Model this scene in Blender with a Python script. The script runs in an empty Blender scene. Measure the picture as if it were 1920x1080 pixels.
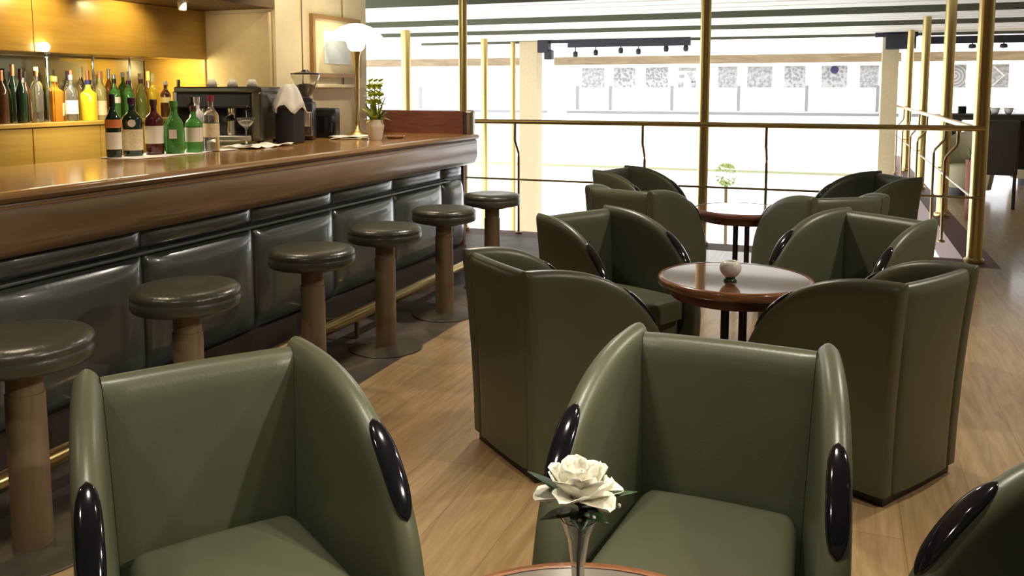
import bpy, bmesh, math, random
from mathutils import Vector, Matrix
random.seed(7)
sc = bpy.context.scene
COL = sc.collection
PI = math.pi
R = math.radians

# ------------------------------------------------------------------ camera, world, lights, exposure
EYE = 1.42
YAW = R(20.9)
PITCH = math.atan(157 / 1600)
cam_d = bpy.data.cameras.new('camera')
cam = bpy.data.objects.new('camera', cam_d)
COL.objects.link(cam)
cam.location = (0, 0, EYE)
cam.rotation_euler = (PI / 2 - PITCH, 0, YAW)
cam_d.sensor_width = 36
cam_d.lens = 1600 / 1920 * 36
cam_d.shift_y = -216 / 1920
cam_d.clip_start = 0.05
sc.camera = cam

world = bpy.data.worlds.new('World')
sc.world = world
world.use_nodes = True
wb = world.node_tree.nodes['Background']
wb.inputs[0].default_value = (0.96, 0.98, 1.0, 1)
wb.inputs[1].default_value = 3.2

sc.view_settings.view_transform = 'Standard'
sc.view_settings.look = 'None'
sc.view_settings.exposure = 0.0
sc.view_settings.gamma = 1.0
sc.view_settings.use_curve_mapping = False
sc.cycles.use_denoising = True
sc.cycles.max_bounces = 8
sc.cycles.sample_clamp_indirect = 6
sc.cycles.caustics_reflective = False
sc.cycles.caustics_refractive = False


def lamp(kind, name, loc, power, color, size=0.1, target=None, spot=None, blend=0.6, size_y=None):
    d = bpy.data.lights.new(name, kind)
    d.energy = power
    d.color = color
    if kind == 'AREA':
        d.size = size
        if size_y:
            d.shape = 'RECTANGLE'
            d.size_y = size_y
    else:
        d.shadow_soft_size = size
    if kind == 'SPOT':
        d.spot_size = R(spot)
        d.spot_blend = blend
    o = bpy.data.objects.new(name, d)
    COL.objects.link(o)
    o.location = loc
    if target:
        o.rotation_euler = (Vector(target) - Vector(loc)).to_track_quat('-Z', 'Y').to_euler()
    return o


WARM = (1.0, 0.80, 0.55)
SOFT = (1.0, 0.90, 0.74)
# ceiling downlights of the lounge
lamp('SPOT', 'ceiling_lamp', (2.0, 1.35, 2.55), 230, SOFT, 0.04, (-1.55, 1.55, 0.5), 30, 0.6)
lamp('SPOT', 'ceiling_lamp', (1.6, 2.5, 2.55), 75, SOFT, 0.06, (0.3, 3.0, 0.2), 130, 0.7)
lamp('SPOT', 'ceiling_lamp', (1.4, 4.6, 2.55), 120, SOFT, 0.06, (0.4, 4.2, 0.2), 130, 0.7)
lamp('SPOT', 'ceiling_lamp', (-1.5, 0.2, 2.55), 40, SOFT, 0.06, (-1.3, 1.2, 0.0), 130, 0.7)
lamp('SPOT', 'ceiling_lamp', (-1.5, 4.9, 2.55), 130, SOFT, 0.06, (-1.6, 4.5, 0.0), 130, 0.7)
lamp('SPOT', 'ceiling_lamp', (-0.22, 1.92, 2.55), 125, SOFT, 0.05, (-0.24, 1.80, 0.0), 70, 0.8)
lamp('SPOT', 'ceiling_lamp', (-1.1, 1.30, 2.55), 85, SOFT, 0.05, (-1.1, 1.28, 0.0), 80, 0.8)
# lamps over the bar counter
for ly in (0.9, 2.4, 3.9, 5.5):
    lamp('SPOT', 'bar_lamp', (-3.15, ly, 2.55), 55, WARM, 0.05, (-3.05, ly + 0.05, 1.0), 100, 0.8)
# cabinet washers set into the soffit, and the light under the cabinets
for ly in (3.62, 4.22):
    lamp('SPOT', 'cabinet_lamp', (-4.03, ly, 1.975), 17, (1.0, 0.76, 0.32), 0.03, (-4.32, ly, 1.72), 118, 0.6)
lamp('AREA', 'niche_lamp', (-4.47, 4.75, 1.60), 6, (1.0, 0.80, 0.35), 0.08, (-4.45, 5.05, 1.35), size_y=0.2)
lamp('AREA', 'niche_lamp', (-4.40, 3.8, 1.61), 19, (1.0, 0.90, 0.65), 0.08, (-4.47, 3.8, 1.2), size_y=1.6)
lamp('SPOT', 'panel_lamp', (-3.95, 4.45, 1.95), 9, (1.0, 0.86, 0.55), 0.04, (-4.0, 5.05, 1.5), 110, 0.8)
lamp('SPOT', 'pier_lamp', (-2.9, 4.9, 2.5), 55, (1.0, 0.88, 0.62), 0.05, (-3.75, 5.7, 1.8), 110, 0.8)

# ------------------------------------------------------------------ materials


def new_mat(name):
    m = bpy.data.materials.new(name)
    m.use_nodes = True
    nt = m.node_tree
    return m, nt, nt.nodes['Principled BSDF']


def mat(name, col, rough=0.5, metal=0.0, spec=0.5, trans=0.0, ior=1.45, emit=None, estr=0.0, coat=0.0,
        noise=None, bump=None, bscale=60, alpha=1.0):
    m, nt, b = new_mat(name)
    b.inputs['Base Color'].default_value = (*col, 1)
    b.inputs['Roughness'].default_value = rough
    b.inputs['Metallic'].default_value = metal
    b.inputs['Specular IOR Level'].default_value = spec
    b.inputs['Transmission Weight'].default_value = trans
    b.inputs['IOR'].default_value = ior
    b.inputs['Coat Weight'].default_value = coat
    b.inputs['Coat Roughness'].default_value = 0.08
    b.inputs['Alpha'].default_value = alpha
    if emit:
        b.inputs['Emission Color'].default_value = (*emit, 1)
        b.inputs['Emission Strength'].default_value = estr
    tc = nt.nodes.new('ShaderNodeTexCoord')
    if noise:
        amp, scale = noise
        n = nt.nodes.new('ShaderNodeTexNoise')
        n.inputs['Scale'].default_value = scale
        n.inputs['Detail'].default_value = 4
        r = nt.nodes.new('ShaderNodeValToRGB')
        r.color_ramp.elements[0].position = 0.3
        r.color_ramp.elements[1].position = 0.7
        r.color_ramp.elements[0].color = (*[c * (1 - amp) for c in col], 1)
        r.color_ramp.elements[1].color = (*[min(1, c * (1 + amp)) for c in col], 1)
        nt.links.new(tc.outputs['Object'], n.inputs['Vector'])
        nt.links.new(n.outputs['Fac'], r.inputs['Fac'])
        nt.links.new(r.outputs['Color'], b.inputs['Base Color'])
    if bump:
        n2 = nt.nodes.new('ShaderNodeTexNoise')
        n2.inputs['Scale'].default_value = bscale
        n2.inputs['Detail'].default_value = 3
        bp = nt.nodes.new('ShaderNodeBump')
        bp.inputs['Strength'].default_value = bump
        bp.inputs['Distance'].default_value = 0.01
        nt.links.new(tc.outputs['Object'], n2.inputs['Vector'])
        nt.links.new(n2.outputs['Fac'], bp.inputs['Height'])
        nt.links.new(bp.outputs['Normal'], b.inputs['Normal'])
    return m


def wood(name, c1, c2, scale=(1, 1, 1), rough=0.35, coat=0.0, dist=3.0, wscale=2.0, plank=None, spec=0.5):
    """grain streaks; scale stretches object coordinates (small number = long grain)"""
    m, nt, b = new_mat(name)
    tc = nt.nodes.new('ShaderNodeTexCoord')
    mp = nt.nodes.new('ShaderNodeMapping')
    mp.inputs['Scale'].default_value = scale
    nt.links.new(tc.outputs['Object'], mp.inputs['Vector'])
    n = nt.nodes.new('ShaderNodeTexNoise')
    n.inputs['Scale'].default_value = wscale
    n.inputs['Detail'].default_value = 6
    n.inputs['Roughness'].default_value = 0.6
    n.inputs['Distortion'].default_value = dist
    nt.links.new(mp.outputs[0], n.inputs['Vector'])
    r = nt.nodes.new('ShaderNodeValToRGB')
    r.color_ramp.elements[0].position = 0.32
    r.color_ramp.elements[1].position = 0.68
    r.color_ramp.elements[0].color = (*c1, 1)
    r.color_ramp.elements[1].color = (*c2, 1)
    nt.links.new(n.outputs['Fac'], r.inputs['Fac'])
    out = r.outputs['Color']
    if plank:
        mp2 = nt.nodes.new('ShaderNodeMapping')
        mp2.inputs['Rotation'].default_value = (0, 0, PI / 2)
        nt.links.new(tc.outputs['Object'], mp2.inputs['Vector'])
        br = nt.nodes.new('ShaderNodeTexBrick')
        br.inputs['Scale'].default_value = 1.0
        br.inputs['Brick Width'].default_value = plank[0]
        br.inputs['Row Height'].default_value = plank[1]
        br.inputs['Mortar Size'].default_value = 0.0015
        br.inputs['Color1'].default_value = (1, 1, 1, 1)
        br.inputs['Color2'].default_value = (0.80, 0.78, 0.75, 1)
        br.inputs['Mortar'].default_value = (0.55, 0.5, 0.45, 1)
        nt.links.new(mp2.outputs[0], br.inputs['Vector'])
        mx = nt.nodes.new('ShaderNodeMixRGB')
        mx.blend_type = 'MULTIPLY'
        mx.inputs[0].default_value = 0.85
        nt.links.new(out, mx.inputs[1])
        nt.links.new(br.outputs['Color'], mx.inputs[2])
        out = mx.outputs[0]
    nt.links.new(out, b.inputs['Base Color'])
    b.inputs['Roughness'].default_value = rough
    b.inputs['Coat Weight'].default_value = coat
    b.inputs['Coat Roughness'].default_value = 0.12
    b.inputs['Specular IOR Level'].default_value = spec
    return m


M = {}
M['oak'] = wood('oak_floor', (0.37, 0.24, 0.11), (0.56, 0.39, 0.20), (9, 0.8, 1), 0.32, 0.35, 2.2, 1.6, (1.9, 0.24))
M['dark_floor'] = mat('slate_floor', (0.085, 0.068, 0.055), 0.5, noise=(0.35, 5), bump=0.1)
M['edge_wood'] = wood('edge_wood', (0.07, 0.022, 0.014), (0.13, 0.045, 0.026), (1, 8, 1), 0.6)
M['green'] = mat('green_leather', (0.092, 0.100, 0.060), 0.36, spec=0.6, bump=0.04, bscale=170, noise=(0.06, 6))
M['black_gloss'] = mat('black_lacquer', (0.006, 0.006, 0.009), 0.08, coat=1.0)
M['black_leather'] = mat('black_leather', (0.055, 0.061, 0.055), 0.30, spec=0.8, coat=0.7, bump=0.06, bscale=60)
M['seat_leather'] = mat('dark_seat_leather', (0.045, 0.046, 0.032), 0.30, spec=0.7, bump=0.12, bscale=70)
M['counter'] = wood('counter_wood', (0.34, 0.17, 0.050), (0.52, 0.29, 0.095), (10, 0.9, 4), 0.16, 0.6, 2, 1.5)
M['nosing'] = wood('nosing_wood', (0.15, 0.085, 0.038), (0.22, 0.13, 0.06), (6, 0.6, 9), 0.32, 1.0, 1.5, 1.6)
M['lip'] = wood('lip_wood', (0.20, 0.11, 0.045), (0.32, 0.18, 0.08), (10, 0.5, 10), 0.25, 0.5, 1.5, 1.5)
M['mahogany'] = wood('mahogany', (0.10, 0.032, 0.022), (0.16, 0.055, 0.036), (1, 6, 6), 0.4)
M['yellow_wood'] = wood('golden_veneer', (0.44, 0.26, 0.05), (0.56, 0.35, 0.075), (1, 0.7, 14), 0.32, 0.2, 1.0, 1.6)
M['brown_soffit'] = mat('brown_soffit', (0.15, 0.095, 0.045), 0.6)
M['cream'] = mat('cream_panel', (0.62, 0.50, 0.30), 0.6, noise=(0.05, 20))
M['cream_wall'] = mat('cream_wall', (0.72, 0.62, 0.42), 0.55, noise=(0.04, 10))
M['white_ceiling'] = mat('white_ceiling', (0.80, 0.78, 0.70), 0.6)
M['lounge_ceiling'] = mat('lounge_ceiling', (0.42, 0.38, 0.30), 0.7)
M['olive_recess'] = mat('olive_recess', (0.12, 0.12, 0.075), 0.7)
M['white_paint'] = mat('white_paint', (0.85, 0.85, 0.85), 0.6)
M['grey_frame'] = mat('grey_frame', (0.33, 0.33, 0.35), 0.5)
M['beige_wood'] = wood('pale_beam_wood', (0.20, 0.135, 0.07), (0.34, 0.25, 0.14), (0.6, 4, 6), 0.5, 0, 2, 1.5)
M['yellow_trim'] = mat('yellow_trim', (0.50, 0.50, 0.30), 0.5)
M['brass'] = mat('brass', (0.66, 0.50, 0.22), 0.26, metal=1.0)
M['brass_dark'] = mat('aged_brass', (0.36, 0.27, 0.14), 0.28, metal=1.0)
M['wood_post'] = wood('stool_post_wood', (0.15, 0.105, 0.06), (0.22, 0.16, 0.095), (8, 8, 0.8), 0.42, 0.0, 1, 1.6)
M['base_metal'] = mat('dark_base_plate', (0.10, 0.085, 0.065), 0.45, metal=0.5, noise=(0.2, 15))
M['chrome'] = mat('chrome', (0.75, 0.75, 0.74), 0.12, metal=1.0)
M['steel'] = mat('brushed_steel', (0.50, 0.48, 0.44), 0.28, metal=1.0)
M['dark_steel'] = mat('dark_steel', (0.13, 0.12, 0.09), 0.3, metal=0.9)
M['black'] = mat('black_plastic', (0.015, 0.015, 0.018), 0.35)
M['track_black'] = mat('track_black', (0.02, 0.02, 0.03), 0.5)
M['dark_brown'] = mat('dark_brown_leather', (0.035, 0.025, 0.018), 0.5)
M['porcelain'] = mat('white_porcelain', (0.82, 0.80, 0.74), 0.25, coat=0.4)
M['cloth'] = mat('white_cloth', (0.85, 0.85, 0.82), 0.8, bump=0.3, bscale=120)
M['paper'] = mat('white_paper', (0.82, 0.82, 0.80), 0.6)
M['lamp_glass'] = mat('lit_opal_glass', (0.95, 0.92, 0.82), 0.4, emit=(1.0, 0.93, 0.74), estr=1.7)
M['glow_ball'] = mat('glowing_highlight', (1, 1, 1), 0.4, emit=(1.0, 0.93, 0.70), estr=14.0)  # glow for the added highlight on the wall cabinet
M['leaf'] = mat('leaf_green', (0.045, 0.11, 0.025), 0.45, noise=(0.3, 12))
M['leaf_bright'] = mat('leaf_bright', (0.42, 0.50, 0.07), 0.45, noise=(0.25, 12))
M['leaf_dark'] = mat('leaf_dark', (0.028, 0.065, 0.025), 0.4, noise=(0.3, 20))
M['stem'] = mat('stem_brown', (0.16, 0.10, 0.03), 0.5)
M['petal'] = mat('petal_white', (0.80, 0.78, 0.66), 0.55)
M['terracotta'] = mat('terracotta', (0.30, 0.10, 0.06), 0.6)
M['table_wood'] = wood('table_mahogany', (0.10, 0.038, 0.020), (0.17, 0.070, 0.036), (1, 7, 1), 0.10, 1.0, 2, 2)
M['table_edge'] = wood('table_rim_wood', (0.22, 0.085, 0.035), (0.34, 0.15, 0.065), (2, 2, 6), 0.2, 0.7, 1, 3)
M['table_top_pale'] = wood('table_top_pale', (0.16, 0.14, 0.12), (0.22, 0.19, 0.16), (1, 7, 1), 0.10, 1.0, 1, 2)
M['rod'] = mat('dark_rod', (0.03, 0.022, 0.02), 0.4)
M['soil'] = mat('soil', (0.03, 0.02, 0.012), 0.9)
M['gilt'] = mat('gilt_frame', (0.34, 0.20, 0.07), 0.4, metal=0.3)
M['mount'] = mat('picture_mount', (0.74, 0.64, 0.42), 0.7)
M['print'] = mat('pale_print', (0.62, 0.68, 0.70), 0.25, noise=(0.08, 9))
M['beige_fabric'] = mat('beige_fabric', (0.48, 0.42, 0.27), 0.8)


def glass(name, col, rough=0.03, trans=0.85):
    return mat(name, col, rough, trans=trans, ior=1.45)


M['clear'] = glass('clear_glass', (0.95, 0.96, 0.93), trans=0.93)
M['mirror'] = mat('mirror', (0.42, 0.43, 0.38), 0.10, metal=1.0)
# window pane: thin sheet, mostly see-through
m, nt, b = new_mat('window_glass')
nt.nodes.remove(b)
tr = nt.nodes.new('ShaderNodeBsdfTransparent')
gl = nt.nodes.new('ShaderNodeBsdfGlossy')
gl.inputs['Roughness'].default_value = 0.02
mx = nt.nodes.new('ShaderNodeMixShader')
mx.inputs[0].default_value = 0.05
nt.links.new(tr.outputs[0], mx.inputs[1])
nt.links.new(gl.outputs[0], mx.inputs[2])
nt.links.new(mx.outputs[0], nt.nodes['Material Output'].inputs[0])
M['pane'] = m


def pattern_mat(name, kind, scale, c1=(0.30, 0.30, 0.315), c2=(0.55, 0.55, 0.56)):
    m, nt, b = new_mat(name)
    tc = nt.nodes.new('ShaderNodeTexCoord')
    if kind == 'rings':
        t = nt.nodes.new('ShaderNodeTexWave')
        t.wave_type = 'RINGS'
        t.rings_direction = 'Y'
        t.inputs['Scale'].default_value = scale
        t.inputs['Distortion'].default_value = 1.5
    elif kind == 'voronoi':
        t = nt.nodes.new('ShaderNodeTexVoronoi')
        t.inputs['Scale'].default_value = scale
    else:
        t = nt.nodes.new('ShaderNodeTexNoise')
        t.inputs['Scale'].default_value = scale
        t.inputs['Detail'].default_value = 3
    r = nt.nodes.new('ShaderNodeValToRGB')
    r.color_ramp.elements[0].position = 0.35
    r.color_ramp.elements[1].position = 0.6
    r.color_ramp.elements[0].color = (*c1, 1)
    r.color_ramp.elements[1].color = (*c2, 1)
    nt.links.new(tc.outputs['Object'], t.inputs['Vector'])
    nt.links.new(t.outputs[0], r.inputs['Fac'])
    nt.links.new(r.outputs['Color'], b.inputs['Base Color'])
    b.inputs['Roughness'].default_value = 0.7
    return m


# ------------------------------------------------------------------ mesh helpers


def mk(name, bm, material, parent=None, smooth=False, angle=None):
    me = bpy.data.meshes.new(name)
    bmesh.ops.recalc_face_normals(bm, faces=bm.faces)
    bm.to_mesh(me)
    bm.free()
    mats = material if isinstance(material, (list, tuple)) else [material]
    for m_ in mats:
        me.materials.append(m_)
    o = bpy.data.objects.new(name, me)
    COL.objects.link(o)
    if parent:
        o.parent = parent
    if smooth:
        for p in me.polygons:
            p.use_smooth = True
        if angle:
            me.set_sharp_from_angle(angle=R(angle))
    return o


def thing(name, label, cat, loc=(0, 0, 0), rz=0, group=None):
    o = bpy.data.objects.new(name, None)
    o.empty_display_size = 0.1
    COL.objects.link(o)
    o.location = loc
    o.rotation_euler = (0, 0, rz)
    return tag(o, label, cat, group)


def tag(o, label, cat, group=None):
    o['label'] = label
    o['category'] = cat
    if group:
        o['group'] = group
    return o


def struct(o):
    o['kind'] = 'structure'
    return o


def box(bm, x0, x1, y0, y1, z0, z1, bev=0, seg=2):
    vs = [bm.verts.new((x, y, z)) for x in (x0, x1) for y in (y0, y1) for z in (z0, z1)]
    fs = [(0, 1, 3, 2), (4, 6, 7, 5), (0, 4, 5, 1), (2, 3, 7, 6), (0, 2, 6, 4), (1, 5, 7, 3)]
    faces = [bm.faces.new([vs[i] for i in f]) for f in fs]
    if bev:
        es = {e for f in faces for e in f.edges}
        bmesh.ops.bevel(bm, geom=list(es), offset=bev, segments=seg, affect='EDGES', profile=0.5)
    return bm


def nbox(*a, **k):
    return box(bmesh.new(), *a, **k)


def lathe(bm, prof, n=24, cx=0, cy=0, z0=0, squash=1.0, rot=0.0):
    """prof: list of (r, z)"""
    rings = []
    for r, z in prof:
        if r < 1e-6:
            rings.append([bm.verts.new((cx, cy, z0 + z))])
        else:
            ring = []
            for i in range(n):
                a = 2 * PI * i / n
                x, y = r * math.cos(a), r * squash * math.sin(a)
                ring.append(bm.verts.new((cx + x * math.cos(rot) - y * math.sin(rot),
                                          cy + x * math.sin(rot) + y * math.cos(rot), z0 + z)))
            rings.append(ring)
    for a, b_ in zip(rings, rings[1:]):
        if len(a) == 1 and len(b_) == 1:
            continue
        for i in range(n):
            j = (i + 1) % n
            if len(a) == 1:
                bm.faces.new((a[0], b_[i], b_[j]))
            elif len(b_) == 1:
                bm.faces.new((a[i], a[j], b_[0]))
            else:
                bm.faces.new((a[i], a[j], b_[j], b_[i]))
    return bm


def nlathe(prof, n=24, **k):
    return lathe(bmesh.new(), prof, n, **k)


def tube(bm, pts, r, n=10, cap=True, radii=None):
    pts = [Vector(p) for p in pts]
    rings = []
    up = Vector((0.01, 0.02, 1))
    for i, p in enumerate(pts):
        d = (pts[min(i + 1, len(pts) - 1)] - pts[max(i - 1, 0)]).normalized()
        u = up if abs(d.dot(up.normalized())) < 0.97 else Vector((1, 0.01, 0))
        s = d.cross(u).normalized()
        t = s.cross(d).normalized()
        rr = radii[i] if radii else r
        rings.append([bm.verts.new(p + s * rr * math.cos(2 * PI * k / n) + t * rr * math.sin(2 * PI * k / n)) for k in range(n)])
    for a, b_ in zip(rings, rings[1:]):
        for k in range(n):
            j = (k + 1) % n
            bm.faces.new((a[k], a[j], b_[j], b_[k]))
    if cap:
        bm.faces.new(rings[0][::-1])
        bm.faces.new(rings[-1])
    return bm


def ntube(pts, r, n=10, **k):
    return tube(bmesh.new(), pts, r, n, **k)


def prism_y(bm, prof, y0, y1):
    """closed profile of (x, z), extruded along y"""
    a = [bm.verts.new((x, y0, z)) for x, z in prof]
    b_ = [bm.verts.new((x, y1, z)) for x, z in prof]
    n = len(prof)
    for i in range(n):
        j = (i + 1) % n
        bm.faces.new((a[i], a[j], b_[j], b_[i]))
    bm.faces.new(a[::-1])
    bm.faces.new(b_)
    return bm


def leaf(bm, base, tip, width, droop=0.0, n=6, fold=0.15):
    base, tip = Vector(base), Vector(tip)
    d = tip - base
    side = d.cross(Vector((0, 0, 1)))
    if side.length < 1e-5:
        side = Vector((1, 0, 0))
    side.normalize()
    nor = side.cross(d).normalized()
    prev = None
    for i in range(n + 1):
        t = i / n
        w = width * 0.5 * math.sin(PI * (0.06 + 0.94 * t) ** 0.8) if i < n else 0.0005
        p = base + d * t + Vector((0, 0, -droop * t * t)) + nor * (0.25 * droop * math.sin(PI * t))
        row = [bm.verts.new(p - side * w + nor * w * fold), bm.verts.new(p), bm.verts.new(p + side * w + nor * w * fold)]
        if prev:
            for k in (0, 1):
                bm.faces.new((prev[k], prev[k + 1], row[k + 1], row[k]))
        prev = row
    return bm


def solid(o, th):
    md = o.modifiers.new('thickness', 'SOLIDIFY')
    md.thickness = th
    return o


def dup(root, loc, rz, label, group=None):
    r = root.copy()
    COL.objects.link(r)
    r.location = loc
    r.rotation_euler = (0, 0, rz)
    r['label'] = label
    if group:
        r['group'] = group
    for ch in list(root.children):
        c = ch.copy()
        COL.objects.link(c)
        c.parent = r
        for g in ch.children:
            d = g.copy()
            COL.objects.link(d)
            d.parent = c
    return r


# ------------------------------------------------------------------ the setting
struct(mk('floor', nbox(-2.12, 6, -2.5, 7.6, -0.3, 0), M['oak']))
struct(mk('floor', nbox(-4.9, -2.12, -2.5, 7.6, -0.3, 0), M['dark_floor']))
struct(mk('floor', nbox(1.25, 6, 7.6, 20.0, -0.3, 0), M['oak']))
struct(mk('trim_1', nbox(-4.9, 1.25, 7.6, 7.95, -0.3, 0.0), M['edge_wood']))
struct(mk('trim_2', nbox(1.02, 1.25, 7.95, 20.0, -0.3, 0.0), M['edge_wood']))
struct(mk('wall_left', nbox(-5.0, -4.9, -2.5, 7.6, 0, 2.6), M['cream_wall']))
struct(mk('wall_back', nbox(-5.0, 6.1, -2.6, -2.5, 0, 2.6), M['cream_wall']))
struct(mk('wall_right', nbox(6.0, 6.1, -2.5, 20.0, 0, 2.6), M['cream_wall']))
struct(mk('ceiling', nbox(-5.0, 6.1, -2.6, 7.95, 2.6, 2.75), M['lounge_ceiling']))
# pier between back bar and railing, cream, with the panel in the nook
bm = nbox(-4.9, -3.70, 5.05, 6.28, 0, 2.6)
struct(mk('wall_end', bm, M['cream_wall']))
o = mk('cream_panel', nbox(-4.27, -3.73, 5.02, 5.049, 1.22, 1.955, bev=0.006), M['cream'])
tag(o, 'flat cream rectangular panel on the wall above the espresso machine', 'wall panel')
bm = bmesh.new()
for k in range(2):
    box(bm, -3.699, -3.694, 5.36 + 0.55 * k, 5.366 + 0.55 * k, 1.45, 2.6)
struct(mk('trim_3', bm, M['brown_soffit']))
# soffit over the back bar
struct(mk('trim_4', nbox(-4.9, -3.70, -2.5, 5.05, 1.98, 2.6), M['brown_soffit']))

# atrium ceiling beyond the railing: white beams with dark recesses between them
z0 = 2.43
struct(mk('ceiling_atrium', nbox(-9, 6.1, 7.95, 18.0, z0 + 0.32, z0 + 0.5), M['olive_recess']))
for i, (ya, yb) in enumerate(((9.35, 11.6), (12.35, 14.0), (14.7, 17.2), (17.75, 18.05))):
    bm = bmesh.new()
    step = (yb - ya) / 4 if yb - ya > 1 else (yb - ya)
    box(bm, -9, 6.0, ya, yb, z0 + 0.05, z0 + 0.32)
    k = 0
    y = ya
    while y < yb - 0.01:
        box(bm, -9, 6.0, y + 0.0, min(y + step * 0.86, yb), z0, z0 + 0.06)
        y += step
    bt = struct(mk('trim_%d' % (5 + i), bm, M['white_ceiling']))
    mk('shade_strip', nbox(-9, 6.0, ya - 0.03, ya - 0.002, z0 - 0.02, z0 + 0.32), M['olive_recess'], bt)  # dark strip put in for the shade on the beam's near face
struct(mk('trim_9', nbox(-9, 6.1, 7.80, 7.95, 2.43, 2.6), M['white_ceiling']))

# lower level of the atrium
struct(mk('floor_lower', nbox(-12, 1.25, 7.9, 24, -3.6, -3.5), M['white_paint']))
struct(mk('wall_lower', nbox(1.10, 1.25, 7.95, 20, -3.5, -0.3), M['white_paint']))

# ------------------------------------------------------------------ far facade with windows
YF = 20.0


def window(n, x0, x1, mull, z_lo, z_hi, posts=()):
    bm = bmesh.new()
    for x in mull:
        box(bm, x - 0.035, x + 0.035, YF - 0.05, YF + 0.05, 0.92, 1.50)
    box(bm, x0, x1, YF - 0.05, YF + 0.05, 0.83, 0.90)
    w = struct(mk('window_%d' % n, bm, M['grey_frame']))
    mk('window_pane', nbox(x0, x1, YF + 0.06, YF + 0.07, z_lo, z_hi), M['pane'], w)
    return w


window(1, -6.2, 1.2, [-5.93, -5.11, -3.64, -2.13, -0.67, 0.77, 0.93], -3.5, 3.2)
window(2, 1.45, 6.0, [2.04, 3.6, 5.0], 0.0, 3.2)
window(3, -12.0, -6.7, [-8.45, -10.2], -3.5, 3.2)
for x0, x1, n in ((-6.5, 1.2, 10), (1.35, 6.0, 11), (-12.0, -6.85, 12)):
    struct(mk('trim_%d' % n, nbox(x0, x1, YF - 0.12, YF + 0.04, 2.0, 2.19), M['beige_wood']))
# thin transoms of the lower facade
bm = bmesh.new()
box(bm, -12, 1.2, YF - 0.03, YF + 0.03, -0.48, -0.42)
box(bm, -12, 1.2, YF - 0.03, YF + 0.03, -0.86, -0.82)
struct(mk('trim_13', bm, M['yellow_trim']))
# cream pillar rising through the atrium
struct(mk('trim_14', nbox(-6.42, -6.02, 17.25, 17.6, -3.5, 2.43), M['cream']))
struct(mk('trim_15', nbox(0.72, 1.0, 17.25, 17.6, -3.5, 2.43), M['cream']))

posters = [(-5.84, -5.28, 'noise', 16), (-5.05, -4.53, 'voronoi', 14), (-4.28, -3.75, 'voronoi', 20), (-3.51, -3.1, 'bent', 12),
           (-2.61, -2.18, 'noise', 18), (-1.96, -1.41, 'noise', 12), (-1.16, -0.71, 'voronoi', 16), (-0.38, 0.15, 'dot', 14),
           (0.4, 0.78, 'noise', 20), (2.02, 2.45, 'rings', 5), (2.89, 3.23, 'chevron', 16)]
pl = ['pale grey square art panel with faint nested squares, leftmost of the window row',
      'pale grey square art panel with small central dot, second from left on the far window',
      'grey square art panel with fine cell pattern, third from left on the far window',
      'broken grey art panel shaped like an arrow, just left of the middle brass pole',
      'pale grey-green art panel just right of the middle brass pole',
      'grey art panel with a soft mottled pattern above a thin window mullion',
      'narrow grey patchy art panel directly left of the dark-dotted one',
      'grey square art panel with a dark blue disc at its top',
      'grey art panel at the right end of the left window, before the cream pillar',
      'grey square art panel with concentric rings, between the two tall right-hand brass poles',
      'grey square art panel with a chevron, right of the tallest brass corner pole']
for (x0, x1, kind, s), lb in zip(posters, pl):
    cx = (x0 + x1) / 2
    w = (x1 - x0) / 2
    bm = bmesh.new()
    if kind == 'bent':
        for q in ((-w, w, 0.14, 0.23), (-w, -w * 0.3, -0.02, 0.07), (-w, -w * 0.4, -0.24, -0.10), (w * 0.45, w, -0.24, -0.1)):
            box(bm, q[0], q[1], -0.01, 0.01, q[2], q[3])
        prof = [(-w * 0.1, 0.10), (w * 0.5, 0.14), (w, -0.1), (w * 0.45, -0.12), (w * 0.1, 0.02)]
        a = [bm.verts.new((x, -0.01, z)) for x, z in prof]
        b_ = [bm.verts.new((x, 0.01, z)) for x, z in prof]
        bm.faces.new(a)
        bm.faces.new(b_)
        for i in range(5):
            bm.faces.new((a[i], a[(i + 1) % 5], b_[(i + 1) % 5], b_[i]))
    else:
        box(bm, -w, w, -0.01, 0.01, -0.24, 0.24)
    o = mk('art_panel', bm, pattern_mat('panel_' + kind, {'bent': 'noise', 'dot': 'voronoi', 'chevron': 'noise'}.get(kind, kind), s))
    o.location = (cx, YF + 0.0495, 1.69)
    tag(o, lb, 'art panel', 'grey square art panels on the far windows')
    if kind == 'dot':
        bm = bmesh.new()
        lathe(bm, [(0, -0.006), (0.085, -0.006), (0.085, 0.006), (0, 0.006)], 20)
        bmesh.ops.rotate(bm, verts=bm.verts, matrix=Matrix.Rotation(PI / 2, 3, 'X'))
        bmesh.ops.translate(bm, verts=bm.verts, vec=(0, -0.018, 0.15))
        d = mk('blue_disc', bm, mat('dark_blue_disc', (0.05, 0.05, 0.14), 0.6), o)
        d['label'] = 'dark blue disc'
    if kind == 'chevron':
        bm = ntube([(-0.12, -0.02, 0.2), (0.08, -0.02, 0.0), (-0.12, -0.02, -0.2)], 0.02, 6)
        mk('chevron_mark', bm, M['white_paint'], o)

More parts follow.
